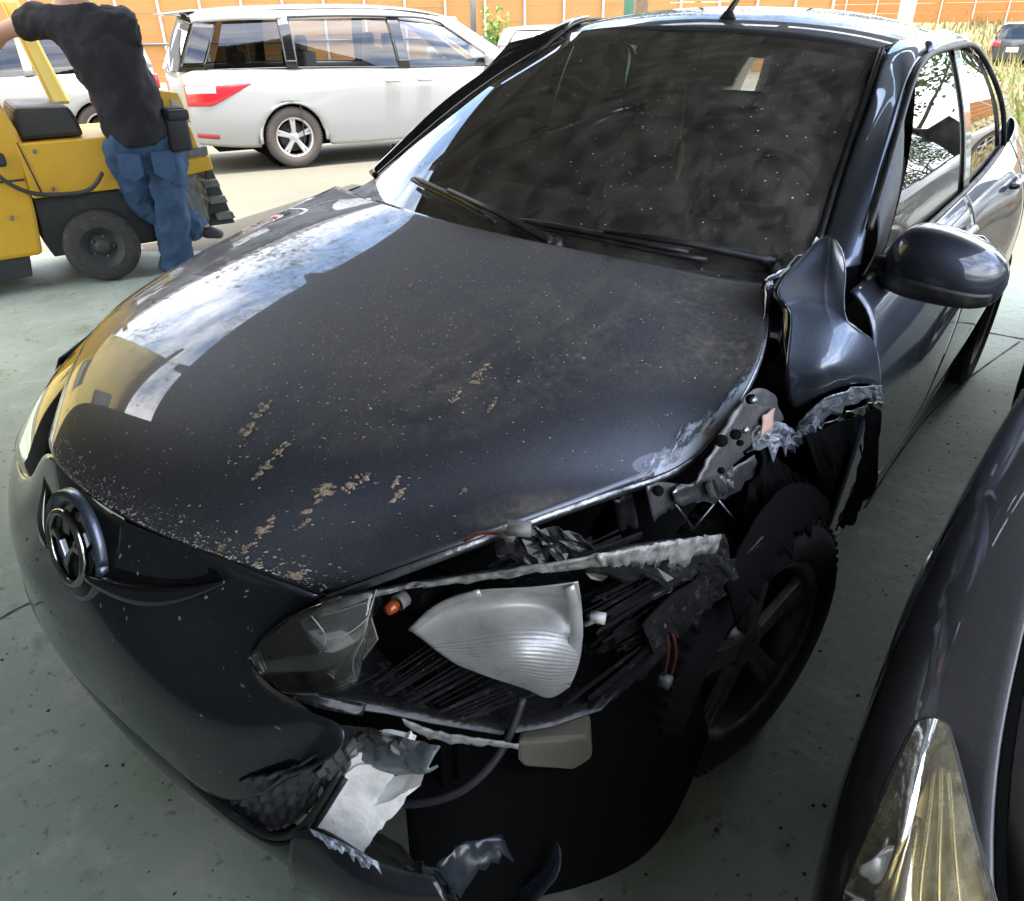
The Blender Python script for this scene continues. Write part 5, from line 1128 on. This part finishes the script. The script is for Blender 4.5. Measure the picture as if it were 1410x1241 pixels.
for x, y in ((1.35, .36), (1.35, -.36), (.35, .34), (.35, -.34), (-.35, 0)):
    MB().box((x, y, .90), (.14, .44, .45)).box((x-.03, y, 1.20), (.09, .24, .16)).build('seat', SEATF, VB.e, bevel=.03)

# ---- small generic cars
def small_car(name, loc, rz, label, paint_, hs=1.0, hatch=True, group=None):
    xs = [-.75, -.62, -.3, 0, .7, 1.4, 2.1, 2.5, 2.9, 3.2, 3.35]
    b = [(.60, .98), (.68, .98), (.73, .965), (.75, .95), (.755, .935), (.755, .92), (.75, .90), (.735, .88), (.67, .83), (.55, .74), (.4, .64)]
    f = lambda dw, zs: [(w_+dw, z) for (w_, _), z in zip(b, zs)]
    rows = [b, f(.05, [.86]*7+[.80, .75, .67, .58]), f(.075, [.68]*7+[.66, .62, .56, .5]), f(.06, [.44]*11), f(.02, [.26, .25, .22, .2, .2, .2, .2, .2, .2, .22, .24])]
    B = Body(name, loc, rz, label, 'car', paint_, xs, rows, group)
    B.panels([0, 2.5], .345, 70); B.cap('bonnet', 2.1, 3.35, crown=.06); B.end('rear_panel', -.75, -1); B.end('front_panel', 3.35, 1); B.cap('shelf', -.75, 2.1, INTER, 0)
    B.roof([(-.62, .50, 1.40*hs), (-.2, .55, 1.43*hs), (.5, .565, 1.445*hs), (1.1, .55, 1.425*hs), (1.4, .53, 1.385*hs)])
    B.screen('windscreen', (2.25, .68, .88), (1.38, .53, 1.385*hs), DGLASS, .10); B.screen('rear_window', (-.75, .60, .98), (-.62, .50, 1.40*hs), DGLASS, -.05)
    B.glassquad('side_window', (-.45, .71, .975), (.62, .755, .95), (.62, .565, 1.40*hs), (-.25, .55, 1.385*hs), DGLASS)
    B.glassquad('side_window', (.70, .755, .945), (1.9, .745, .905), (1.25, .54, 1.37*hs), (.70, .565, 1.40*hs), DGLASS)
    for a_, b_, c_, d_ in (((-.76, .64, .98), (-.44, .715, .975), (-.24, .555, 1.39*hs), (-.64, .50, 1.39*hs)), ((.61, .757, .95), (.71, .757, .945), (.71, .568, 1.40*hs), (.61, .568, 1.40*hs)), ((1.88, .745, .905), (2.15, .70, .89), (1.40, .53, 1.375*hs), (1.24, .545, 1.37*hs))):
        B.glassquad('pillar', a_, b_, c_, d_, paint_, off=.006, solid=.02)
    for sd in (1, -1):
        rp_ = [(-.62, .52, 1.385*hs), (-.2, .565, 1.405*hs), (.5, .58, 1.415*hs), (1.1, .562, 1.39*hs), (1.4, .54, 1.36*hs)]
        sheet('roof_rail', [[(x, sd*(w_+.006), z-.03) for x, w_, z in rp_], [(x, sd*w_, z) for x, w_, z in rp_], [(x, sd*(w_-.03), z+.03) for x, w_, z in rp_]], paint_, B.e, nu=24, nv=6, flip=sd < 0, solid=.01)
        MB().box((1.85, sd*.86, .95), (.11, .17, .12)).build('door_mirror', paint_, B.e, bevel=.03)
    B.patch('tail_lamp', -.74, -.50, .22, .60, RED, 8, 5, .012)
    for sd in (1, -1): MB().box((-.775, sd*.56, .82), (.05, .24, .18)).build('tail_lamp', RED, B.e, bevel=.02)
    MB().box((-.83, 0, .62), (.02, .40, .16)).build('number_plate', P('plate_white', (.7, .7, .68), .5), B.e, bevel=.004)
    B.patch('lower_bumper', -.74, -.40, .72, .99, GPL, 8, 3, .006)
    for x in (.66, 1.75): B.patch('door_seam', x-.005, x+.005, .02, .97, SEAM, 1, 10, .003, solid=0)
    B.floor(-.7, 3.2, .66); B.wheels((0, 2.5), .70, .30)
    for sd in (1, -1):
        for xc in (0, 2.5): MB().lathe([(0, 0), (.35, 0), (.35, .03)], 'Y', (xc, sd*.56, .30), 24).build('arch_liner', DARK, B.e)
    return B
p = far(-64.5, 12.6); small_car('hatchback_car', p, math.atan2(.87, .5)+R(187), 'white hatchback parked behind the person and the forklift', WHITEC, 1.0)
p = far(-36.2, 21.5); small_car('compact_car', p, R(5), 'white compact car half hidden behind the crashed hatchback', WHITEC, .97)
BLUEB = P('dark_car_paint', (.04, .043, .05), .35, .3, coat=1)
p = far(-7.6, 38); B = small_car('estate_car', p, R(92), 'dark car seen from behind parked at the edge of the dry field', BLUEB, 1.02)
p = far(15, 18); small_car('saloon_car', p, R(150), 'white car with red tail lamp beyond the open side of the shed', WHITEC, .98)

# ---- yellow forklift truck
FY = P('forklift_yellow', (.50, .28, .012), .5, noise=[(3, (.45, .24, .015), .5, .75), (22, (.14, .09, .03), .66, .78)], coat=.2)
FD = P('forklift_dark', (.022, .023, .022), .6, noise=[(8, (.06, .055, .05), .5, .8)]); FG = P('forklift_grey', (.14, .14, .135), .55, .3, noise=[(9, (.06, .055, .05), .45, .7)])
sx = Vector((.30, .954, 0)).normalized(); dp = Vector((-sx.y, sx.x, 0))
fk = empty('forklift', Vector((-3.652,0.994,0.004)), math.atan2(sx.y, sx.x), 'yellow forklift truck with black tyres that the person leans on', 'forklift')
def ext(name, prof, y0, y1, mat, bev=.012, parent=None):
    n = len(prof); v = [(x, y0, z) for x, z in prof]+[(x, y1, z) for x, z in prof]
    return mk(name, v, [list(range(n))[::-1], [n+i for i in range(n)]]+[(i, n+i, n+(i+1) % n, (i+1) % n)[::-1] for i in range(n)][:], mat, parent or fk, smooth=False, bevel=bev)
fk.scale = (.70, .80, .877)
# x to the machine's front (image right), y away, z up
ext('counterweight', [(-1.75, .24), (-.46, .24), (-.42, .50), (-.41, .62), (-.36, .93), (-.37, 1.0), (-.54, 1.50), (-.66, 1.80), (-1.75, 1.80)], .02, .95, FY, .03)
ext('side_panel', [(-.41, .60), (.36, .60), (.44, .93), (-.41, .93)], .0, .95, FY, .012)
ext('chassis', [(-.42, .30), (-.40, .585), (.36, .585), (.60, .30), (.55, .20), (-.38, .20)], .10, .88, FD, .01)
ext('seat_deck', [(-.36, .935), (.10, .935), (.08, 1.04), (.04, 1.12), (-.34, 1.13), (-.37, 1.05)], .10, .92, FD, .03)
ext('skirt', [(-1.75, .10), (-.58, .10), (-.55, .25), (-1.75, .25)], .08, .9, FD, .01)
ext('overhead_guard_leg', [(-.80, 1.60), (-.70, 1.58), (-.95, 2.1), (-1.05, 2.1)], .06, .14, FY, .01); ext('overhead_guard_leg', [(-.80, 1.60), (-.70, 1.58), (-.95, 2.1), (-1.05, 2.1)], .82, .90, FY, .01)
PALEY = P('forklift_pale', (.66, .55, .16), .45)
ext('overhead_guard_pillar', [(-.02, 1.10), (.12, 1.10), (-.06, 1.72), (-.18, 1.72)], .5, .62, PALEY, .02)
ext('tail_light', [(-.50, 1.26), (-.43, 1.23), (-.55, 1.60), (-.62, 1.60)], -.03, .10, P('tail_black', (.05, .02, .02), .4), .01); ext('tail_light_lens', [(-.535, 1.42), (-.50, 1.41), (-.56, 1.58), (-.60, 1.58)], -.045, -.03, RED, .004)
_ext0 = ext
def ext(name, prof, *a, **k): return _ext0(name, [(x+.24, z) for x, z in prof], *a, **k)
ext('front_cowl', [(.36, .93), (.46, 1.10), (.58, 1.10), (.66, .98), (.66, .93)], .02, .93, FG, .01)
ext('cowl_cap', [(.36, 1.10), (.60, 1.08), (.64, 1.13), (.40, 1.16)], .02, .95, FY, .01)
lampb = ext('lamp_pod', [(.48, 1.02), (.68, .98), (.62, 1.17), (.46, 1.19)], -.06, .10, FY, .012); ext('lamp_lens', [(.55, 1.06), (.63, 1.045), (.60, 1.125), (.54, 1.135)], -.072, -.06, P('lamp_glass_grey', (.35, .35, .33), .2), .004, lampb)
ext('front_post', [(.60, .70), (.74, .70), (.68, .95), (.60, .95)], .0, .12, FY, .01); ext('front_post', [(.60, .70), (.74, .70), (.68, .95), (.60, .95)], .82, .94, FY, .01)
ext('step', [(.44, .74), (.78, .76), (.78, .82), (.44, .80)], -.02, .95, FG, .01); ext('front_beam', [(.44, .63), (.80, .66), (.79, .755), (.44, .735)], -.01, .95, FY, .012)
for k, (a, yy) in enumerate(((.46, .04), (.60, .18))):
    ext('mast_rail', [(a, .30), (a+.13, .28), (a+.08, .62), (a-.02, .62)], yy, yy+.12, FG, .008)
ext('fork_carriage', [(.74, .22), (.98, .22), (.86, .64), (.80, .64)], .25, .85, FD, .01)
for k in range(3): ext('carriage_bar', [(.80-.03*k, .27+k*.12), (.97-.04*k, .27+k*.12), (.95-.04*k, .32+k*.12), (.79-.03*k, .32+k*.12)], .18, .9, FG, .006)
ext = _ext0
for sdx in (0, 1):
    w_ = empty('wheel'); w_.parent = fk; w_.location = (0, .06 if sdx == 0 else .88, .265*.8/.877); w_.rotation_euler = (0, 0, -R(8)); w_.scale = (.8/.70, 1, .8/.877)
    MB().lathe([(.15, -.09), (.22, -.095), (.255, -.07), (.265, -.03), (.265, .05), (.255, .09), (.2, .1), (.15, .09)], 'Y', (0, 0, 0), 44).build('tyre', P('fork_tyre', (.03, .028, .026), .85, noise=[(20, (.075, .068, .058), .5, .8)], bump=(40, .5)), w_)
    MB().lathe([(0, -.075), (.05, -.08), (.055, -.05), (.10, -.045), (.105, -.06), (.135, -.065), (.15, -.085), (.158, -.09)], 'Y', (0, 0, 0), 36).build('rim', FD, w_)
    for k in range(5): MB().tube([(.075*math.cos(k*1.257), -.045, .075*math.sin(k*1.257)), (.075*math.cos(k*1.257), -.062, .075*math.sin(k*1.257))], .009, 6).build('wheel_nut', FG, w_)
w_ = empty('wheel'); w_.parent = fk; w_.location = (-1.3, .1, .25)
MB().lathe([(.12, -.08), (.24, -.08), (.25, .0), (.24, .08), (.12, .08)], 'Y', (0, 0, 0), 32).build('tyre', FD, w_)
hs_ = curve([(-.62, -.03, .84), (-.60, -.05, .78), (-.45, -.045, .66), (-.2, -.04, .615), (.02, -.04, .63), (.14, -.03, .72)], 30)
MB().tube(hs_, .014, 8).build('hose', FD, fk); MB().box((-.62, -.01, .85), (.22, .04, .08)).build('filler_recess', FD, fk, bevel=.02)
MB().tube([(-.70, -.03, .86), (-.55, -.04, .87)], .02, 8).build('filler_cap', FG, fk)
MB().box((-.9, .015, .72), (.95, .012, .012)).build('panel_gap', SEAM, fk, smooth=False)
MB().tube([(-.40, -.003, .94), (-.33, -.003, .60)], .006, 5).build('panel_gap', SEAM, fk)
for x_, z_ in ((-.30, .88), (.28, .88), (-.25, .65), (.25, .65), (-.6, .5), (-.85, .5), (-.6, 1.05)): MB().lathe([(0, -.012), (.014, -.010), (.016, .01)], 'Y', (x_, .0, z_), 10).build('bolt', FG, fk)

# ---- neighbouring dark car: front wing, lamp, bonnet; cabin behind out of view
NP = paint('charcoal_paint', (.092, .092, .098), .75, .5, .03, .12)
nb = empty('charcoal_car', (0, 0, 0), 0, 'charcoal car with a yellowed headlamp parked beside the crashed hatchback', 'car')
WX = 1.90      # its centre line
wing = []
for y, xw, zt in ((-.90, 1.32, .56), (-.75, 1.20, .62), (-.60, 1.125, .66), (-.45, 1.082, .70), (-.25, 1.063, .735), (0, 1.055, .78), (.3, 1.06, .825), (.7, 1.085, .875), (1.05, 1.11, .91)):
    c_ = xw+.10
    wing.append([(xw+.132, y, zt+.016), (xw+.112, y, zt+.009), (xw+.085, y, zt-.004), (xw+.05, y, zt-.030), (xw+.02, y, zt-.070), (xw, y, zt-.14), (xw-.004, y, zt-.24), (xw+.01, y, zt-.36), (xw+.03, y, max(.20, zt-.5))])
WGd = surf(wing, 34, 60)
WGd = WGd.copy()
for i in range(WGd.shape[0]):
    for j in range(WGd.shape[1]):
        dy, dz = WGd[i, j, 1]-.02, WGd[i, j, 2]-.30; d = math.hypot(dy, dz)
        if d < .34 and abs(dy) < .34: WGd[i, j, 2] = .30+math.sqrt(.34**2-dy*dy)+.0005*(35-j)
def nbm(G):
    H_ = G.copy(); H_[..., 0] = 2*WX-H_[..., 0]; return H_
sheet('front_wing', None, NP, nb, grid=WGd, flip=True, solid=.004); sheet('front_wing', None, NP, nb, grid=nbm(WGd), flip=False, solid=.004)
e0 = WGd[:, 0, :]; hrows = []
sheet('panel_gap', None, DARK, nb, grid=np.stack([e0+np.array([-.001, 0, .001]), e0+np.array([.008, 0, .002])]))
for f in np.linspace(0, 1, 13):
    r_ = e0.copy(); r_[:, 0] = (e0[:, 0]+.009)+(2*WX-2*(e0[:, 0]+.009))*f; r_[:, 2] = e0[:, 2]+.055*(1-(2*f-1)**4)-.004; r_[:, 1] = e0[:, 1]-.10*(1-(2*f-1)**2)*(e0[:, 1] < .2)*np.clip((.2-e0[:, 1]), 0, 1)
    hrows.append(r_)
sheet('bonnet', None, paint('charcoal_bonnet', (.07, .068, .074), .7, .55, .08, .34), nb, grid=np.array(hrows)[:, 4:], flip=False, solid=.005)
# yellowed headlamp let into the wing
lampw = [[(1.122,-0.367,0.705), (1.134,-0.363,0.715), (1.148,-0.372,0.722)],
         [(1.118,-0.429,0.690), (1.140,-0.424,0.715), (1.172,-0.432,0.725)],
         [(1.116,-0.502,0.660), (1.149,-0.505,0.700), (1.197,-0.488,0.718)],
         [(1.115,-0.556,0.620), (1.157,-0.569,0.670), (1.225,-0.533,0.700)],
         [(1.124,-0.601,0.570), (1.177,-0.615,0.620), (1.261,-0.574,0.660)]]
LW = surf(lampw, 18, 30)
YL = glass('yellowed_lens', (.86, .80, .62), .30, (.60, .55, .38), .06)
lamp = sheet('headlamp', None, YL, nb, grid=LW+np.array([0, -.002, .010]))
sheet('lamp_bowl', None, P('lamp_bowl_gold', (.66, .60, .43), .30, .8, noise=[(20, (.40, .35, .22), .5, .7)]), lamp, grid=LW+np.array([.004, .006, .003]))
for k in range(3):
    u_ = .66+k*.11
    MB().tube([LW[i, int(u_*18)]+np.array([0, -.002, .006]) for i in range(5+k, 31, 2)], .0025, 5).build('lamp_rib', P('lamp_gold', (.78, .72, .54), .22, .8), lamp)
MB().tube([LW[i, 9]+np.array([0, 0, .003]) for i in range(14, 31, 2)], [.004+.0022*k for k in range(9)], 10).build('lamp_reflector', P('lamp_gold', 0), lamp)
rim_ = np.concatenate([LW[::2, 0], LW[-1, 1:], LW[::-2, -1][1:], LW[0, ::-1][1:-1]])
MB().tube([p+np.array([0, 0, .006]) for p in rim_], .004, 6, closed=True).build('lamp_seal', BLACK, lamp)
# bumper, cabin, wheels
bp_ = [[(1.10, -.42, z), (1.16, -.62, z), (1.28, -.80, z), (1.55, -.92, z), (1.9, -.95, z), (2.25, -.92, z), (2.52, -.80, z), (2.64, -.62, z), (2.70, -.42, z)] for z in (.52, .44, .34, .22)]
sheet('front_bumper', bp_, NP, nb, nu=40, nv=10, flip=True, solid=.004)
MB().box((WX, .1, .40), (1.1, 1.6, .4)).build('engine_block', DARK, nb, smooth=False, bevel=.05)
for s in (0, 1):
    X = lambda x: x if s == 0 else 2*WX-x
    dsd = [[(X(1.145), y, z) for y, z in ((1.07, .90), (1.9, .95), (2.7, .99), (3.4, 1.0))], [(X(1.07), y, z) for y, z in ((1.07, .74), (1.9, .76), (2.7, .78), (3.4, .78))], [(X(1.065), y, z) for y, z in ((1.07, .5), (1.9, .5), (2.7, .52), (3.4, .55))], [(X(1.10), y, .22) for y in (1.07, 1.9, 2.7, 3.4)]]
    sheet('door', dsd, NP, nb, nu=30, nv=14, flip=s == 0, solid=.006)
    sw_ = [[(X(1.15), 1.15, .92), (X(1.15), 2.0, .96), (X(1.18), 3.0, 1.0)], [(X(1.28), 1.75, 1.36), (X(1.28), 2.2, 1.40), (X(1.30), 2.9, 1.34)]]
    sheet('side_window', sw_, WG, nb, nu=14, nv=8, flip=s == 1)
    ml = MB().box((X(1.02), 1.35, 1.0), (.2, .12, .13)).build('door_mirror', NP, nb, bevel=.04)
sheet('roof', [[(WX+f*.6, y, z+.04*(1-f*f)) for f in np.linspace(-1, 1, 7)] for y, z in ((1.72, 1.37), (2.2, 1.41), (2.8, 1.38), (3.2, 1.28))], NP, nb, nu=16, nv=14, solid=.006)
sheet('windscreen', [[(WX+f*w_, y+.0-.10*(1-f*f), z+.03*(1-f*f)) for f in np.linspace(-1, 1, 9)] for w_, y, z in ((.74, 1.12, .92), (.66, 1.44, 1.16), (.60, 1.73, 1.37))], WS, nb, nu=20, nv=12)
MB().box((WX, 2.3, .45), (1.5, 2.6, .4)).build('cabin_floor', INTER, nb, smooth=False)
sheet('tailgate', [[(WX+f*.7, y, z) for f in np.linspace(-1, 1, 5)] for y, z in ((3.2, 1.28), (3.5, .98), (3.55, .5))], NP, nb, nu=8, nv=8, solid=.006)
for x, s in ((1.16, -1), (2.64, 1)):
    for y in (.02, 2.62): wheel('wheel', nb, (x, y, .297), .297, .185, .205, 0, s)

# ================================================================== the person leaning on the forklift
per = empty('person', Vector((-3.542,1.355,0.004)), 0, 'person in black polo shirt and blue jeans leaning on the yellow forklift', 'person')
PB = Vector((-3.542,1.355,0.004))
def skinned(name, chains, mat, sub=2, fold=None):
    """chains: list of lists of ((x,y,z), radius[, radius2]); points shared by equal coordinates"""
    idx = {}; V = []; E_ = []; rad_ = []
    for ch in chains:
        prev = None
        for p, *r in ch:
            key = tuple(round(c, 4) for c in p)
            if key not in idx: idx[key] = len(V); V.append(Vector(p)-PB); rad_.append((r[0], r[1] if len(r) > 1 else r[0]))
            if prev is not None and prev != idx[key]: E_.append((prev, idx[key]))
            prev = idx[key]
    me = bpy.data.meshes.new(name); me.from_pydata([tuple(v) for v in V], E_, []); me.materials.append(mat)
    o = bpy.data.objects.new(name, me); COL.objects.link(o); o.parent = per
    m = o.modifiers.new('skin', 'SKIN'); m.use_smooth_shade = True
    for i, r in enumerate(rad_): me.skin_vertices[0].data[i].radius = r
    me.skin_vertices[0].data[0].use_root = True
    s = o.modifiers.new('sub', 'SUBSURF'); s.levels = s.render_levels = sub
    if fold:
        tx = bpy.data.textures.new(name+'_folds', 'CLOUDS'); tx.noise_scale = fold[1]; tx.noise_depth = 3
        dm = o.modifiers.new('folds', 'DISPLACE'); dm.texture = tx; dm.strength = fold[0]; dm.mid_level = .5; dm.texture_coords = 'GLOBAL'
    return o
SKIN = P('skin', (.38, .22, .15), .5); HAIR = P('hair', (.015, .012, .01), .5)
POLO = P('polo_black', (.007, .0065, .0085), .9, noise=[(5, (.012, .011, .014), .4, .7)], bump=(9, .5, .03))
JEAN = P('denim', (.026, .055, .108), .9, noise=[(4, (.055, .10, .17), .50, .72), (16, (.015, .032, .07), .55, .75)], bump=(8, .6, .03))
SHOE = P('shoe', (.03, .03, .035), .6)
pel, spi, che, nek = (-3.565,1.342,0.772), (-3.579,1.315,1.069), (-3.622,1.234,1.327), (-3.649,1.183,1.486)
hd0, hd1, hd2 = (-3.643,1.194,1.572), (-3.625,1.209,1.663), (-3.624,1.231,1.741)
shl, ell, wrl = (-3.709,1.071,1.406), (-3.839,0.869,1.362), (-3.976,0.782,1.219)
shr, elr, wrr = (-3.544,1.381,1.380), (-3.691,1.446,1.133), (-3.847,1.365,1.056)
hpl, knl, anl, tol = (-3.618,1.242,0.699), (-3.652,1.307,0.390), (-3.480,1.543,0.233), (-3.400,1.610,0.204)
hpr, knr, anr, tor = (-3.522,1.423,0.684), (-3.495,1.389,0.386), (-3.551,1.369,0.018), (-3.692,1.401,-0.072)
body = skinned('body', [[(pel, .13), (spi, .13), (che, .14), (nek, .062), (hd0, .07), (hd1, .098, .09), (hd2, .085)], [(che, .14), (shl, .07), (ell, .046), (wrl, .033)], [(che, .14), (shr, .07), (elr, .046), (wrr, .033)], [(pel, .13), (hpl, .10), (knl, .06), (anl, .045), (tol, .035)], [(pel, .13), (hpr, .10), (knr, .06), (anr, .045), (tor, .035)]], SKIN)
# hands: palm with five fingers, curled on the frame
for w_, el_, sg in ((wrl, ell, 1), (wrr, elr, -1)):
    d = (Vector(w_)-Vector(el_)).normalized(); s_ = d.cross(Vector((0, 0, 1))).normalized(); u_ = s_.cross(d)
    pc = Vector(w_)+d*.05; ch = [[(tuple(w_), .028), (tuple(pc), .036, .02), (tuple(pc+d*.035), .036, .018)]]
    for k, (o_s, ln) in enumerate(((-.030, .065), (-.010, .078), (.010, .072), (.028, .056))):
        b0 = pc+d*.035+s_*o_s; ch.append([(tuple(pc+d*.035), .036, .018), (tuple(b0+d*.01), .0095), (tuple(b0+d*ln*.55-u_*.012), .009), (tuple(b0+d*ln-u_*.035), .0075)])
    ch.append([(tuple(pc), .036, .02), (tuple(pc-s_*.045+d*.015), .012), (tuple(pc-s_*.055+d*.045-u_*.01), .009)])
    skinned('hand', ch, SKIN, 1)
def mixp(a, b_, t): return tuple(np.array(a)*(1-t)+np.array(b_)*t)
shirt = skinned('polo_shirt', [[(mixp(pel, spi, -.12), .285, .19), (mixp(pel, spi, .35), .278, .19), (spi, .285, .20), (mixp(spi, che, .55), .305, .195), (che, .29, .17), (mixp(che, nek, .62), .13, .12), (nek, .075)], [(che, .29, .17), (shl, .12), (mixp(shl, ell, .85), .105)], [(che, .29, .17), (shr, .105), (mixp(shr, elr, .72), .082)]], POLO, 4, (.055, .11))
jeans = skinned('jeans', [[(mixp(pel, spi, .45), .225, .165), (pel, .245, .185), (hpl, .155, .155), (mixp(hpl, knl, .5), .128), (knl, .105), (mixp(knl, anl, .5), .098), (mixp(knl, anl, 1.12), .086)], [(pel, .245, .185), (hpr, .155, .155), (mixp(hpr, knr, .5), .128), (knr, .108), (mixp(knr, anr, .5), .10), (mixp(knr, anr, 1.1), .10)]], JEAN, 4, (.06, .10))
for a, t in ((anl, tol), (anr, tor)):
    skinned('shoe', [[(tuple(np.array(a)+np.array([0, 0, -.01])), .055), (mixp(a, t, .6), .05, .045), (t, .042, .036), (mixp(a, t, 1.35), .03, .025)]], SHOE, 1)
hh = Vector(hd1)-PB
MB().lathe([(0, .125), (.06, .115), (.098, .07), (.108, .01), (.100, -.05), (.075, -.085)], 'Z', hh+Vector((0, 0, .012)), 24).build('hair', HAIR, per)
for sg in (-1, 1):
    ax = Vector((.50, .86, 0)); MB().lathe([(0, -.012), (.02, -.008), (.028, 0), (.02, .008), (0, .012)], 'X', hh+ax*sg*.098, 12).build('ear', SKIN, per)
fwd = Vector((-.86, .50, 0))
MB().lathe([(0, .03), (.012, .01), (.018, -.02), (0, -.028)], 'Z', hh+fwd*.098, 10).build('nose', SKIN, per)
for sg in (-1, 1): MB().lathe([(0, -.009), (.009, 0), (0, .009)], 'Z', hh+fwd*.088+Vector((.50, .86, 0))*sg*.034+Vector((0, 0, .022)), 10).build('eye', P('eye', (.6, .58, .55), .3), per)
MB().box(hh+fwd*.085+Vector((0, 0, -.05)), (.015, .045, .010), R(60)-R(30)).build('mouth', P('lips', (.30, .12, .10), .5), per, bevel=.004)
pch = Vector((-3.383,1.470,0.843))-PB
MB().box(pch, (.10, .13, .24), math.atan2(.954, .30)-R(90)).build('belt_pouch', P('pouch_black', (.012, .012, .014), .6), per, bevel=.02)
MB().box(Vector((-3.358,1.475,0.922))-PB, (.09, .125, .06), math.atan2(.954, .30)-R(90)).build('pouch_flap', P('pouch_black', 0), per, bevel=.015)

tb = np.array((-3.509,1.043,0.834)); te = np.array((-3.355,1.482,0.828))
for a, b_ in (((-3.471,1.124,0.743), (-3.402,1.223,0.736)), ((-3.376,1.271,0.740), (-3.347,1.389,0.736))):
    a, b_ = np.array(a)-np.array(PB), np.array(b_)-np.array(PB); dn = np.array([0, 0, -.16]); m_ = (a+b_)/2
    MB().plate([a, b_, b_+dn*.75, m_+dn, a+dn*.75], (.86, -.5, 0), .02).build('back_pocket', JEAN, per, smooth=False, bevel=.006)
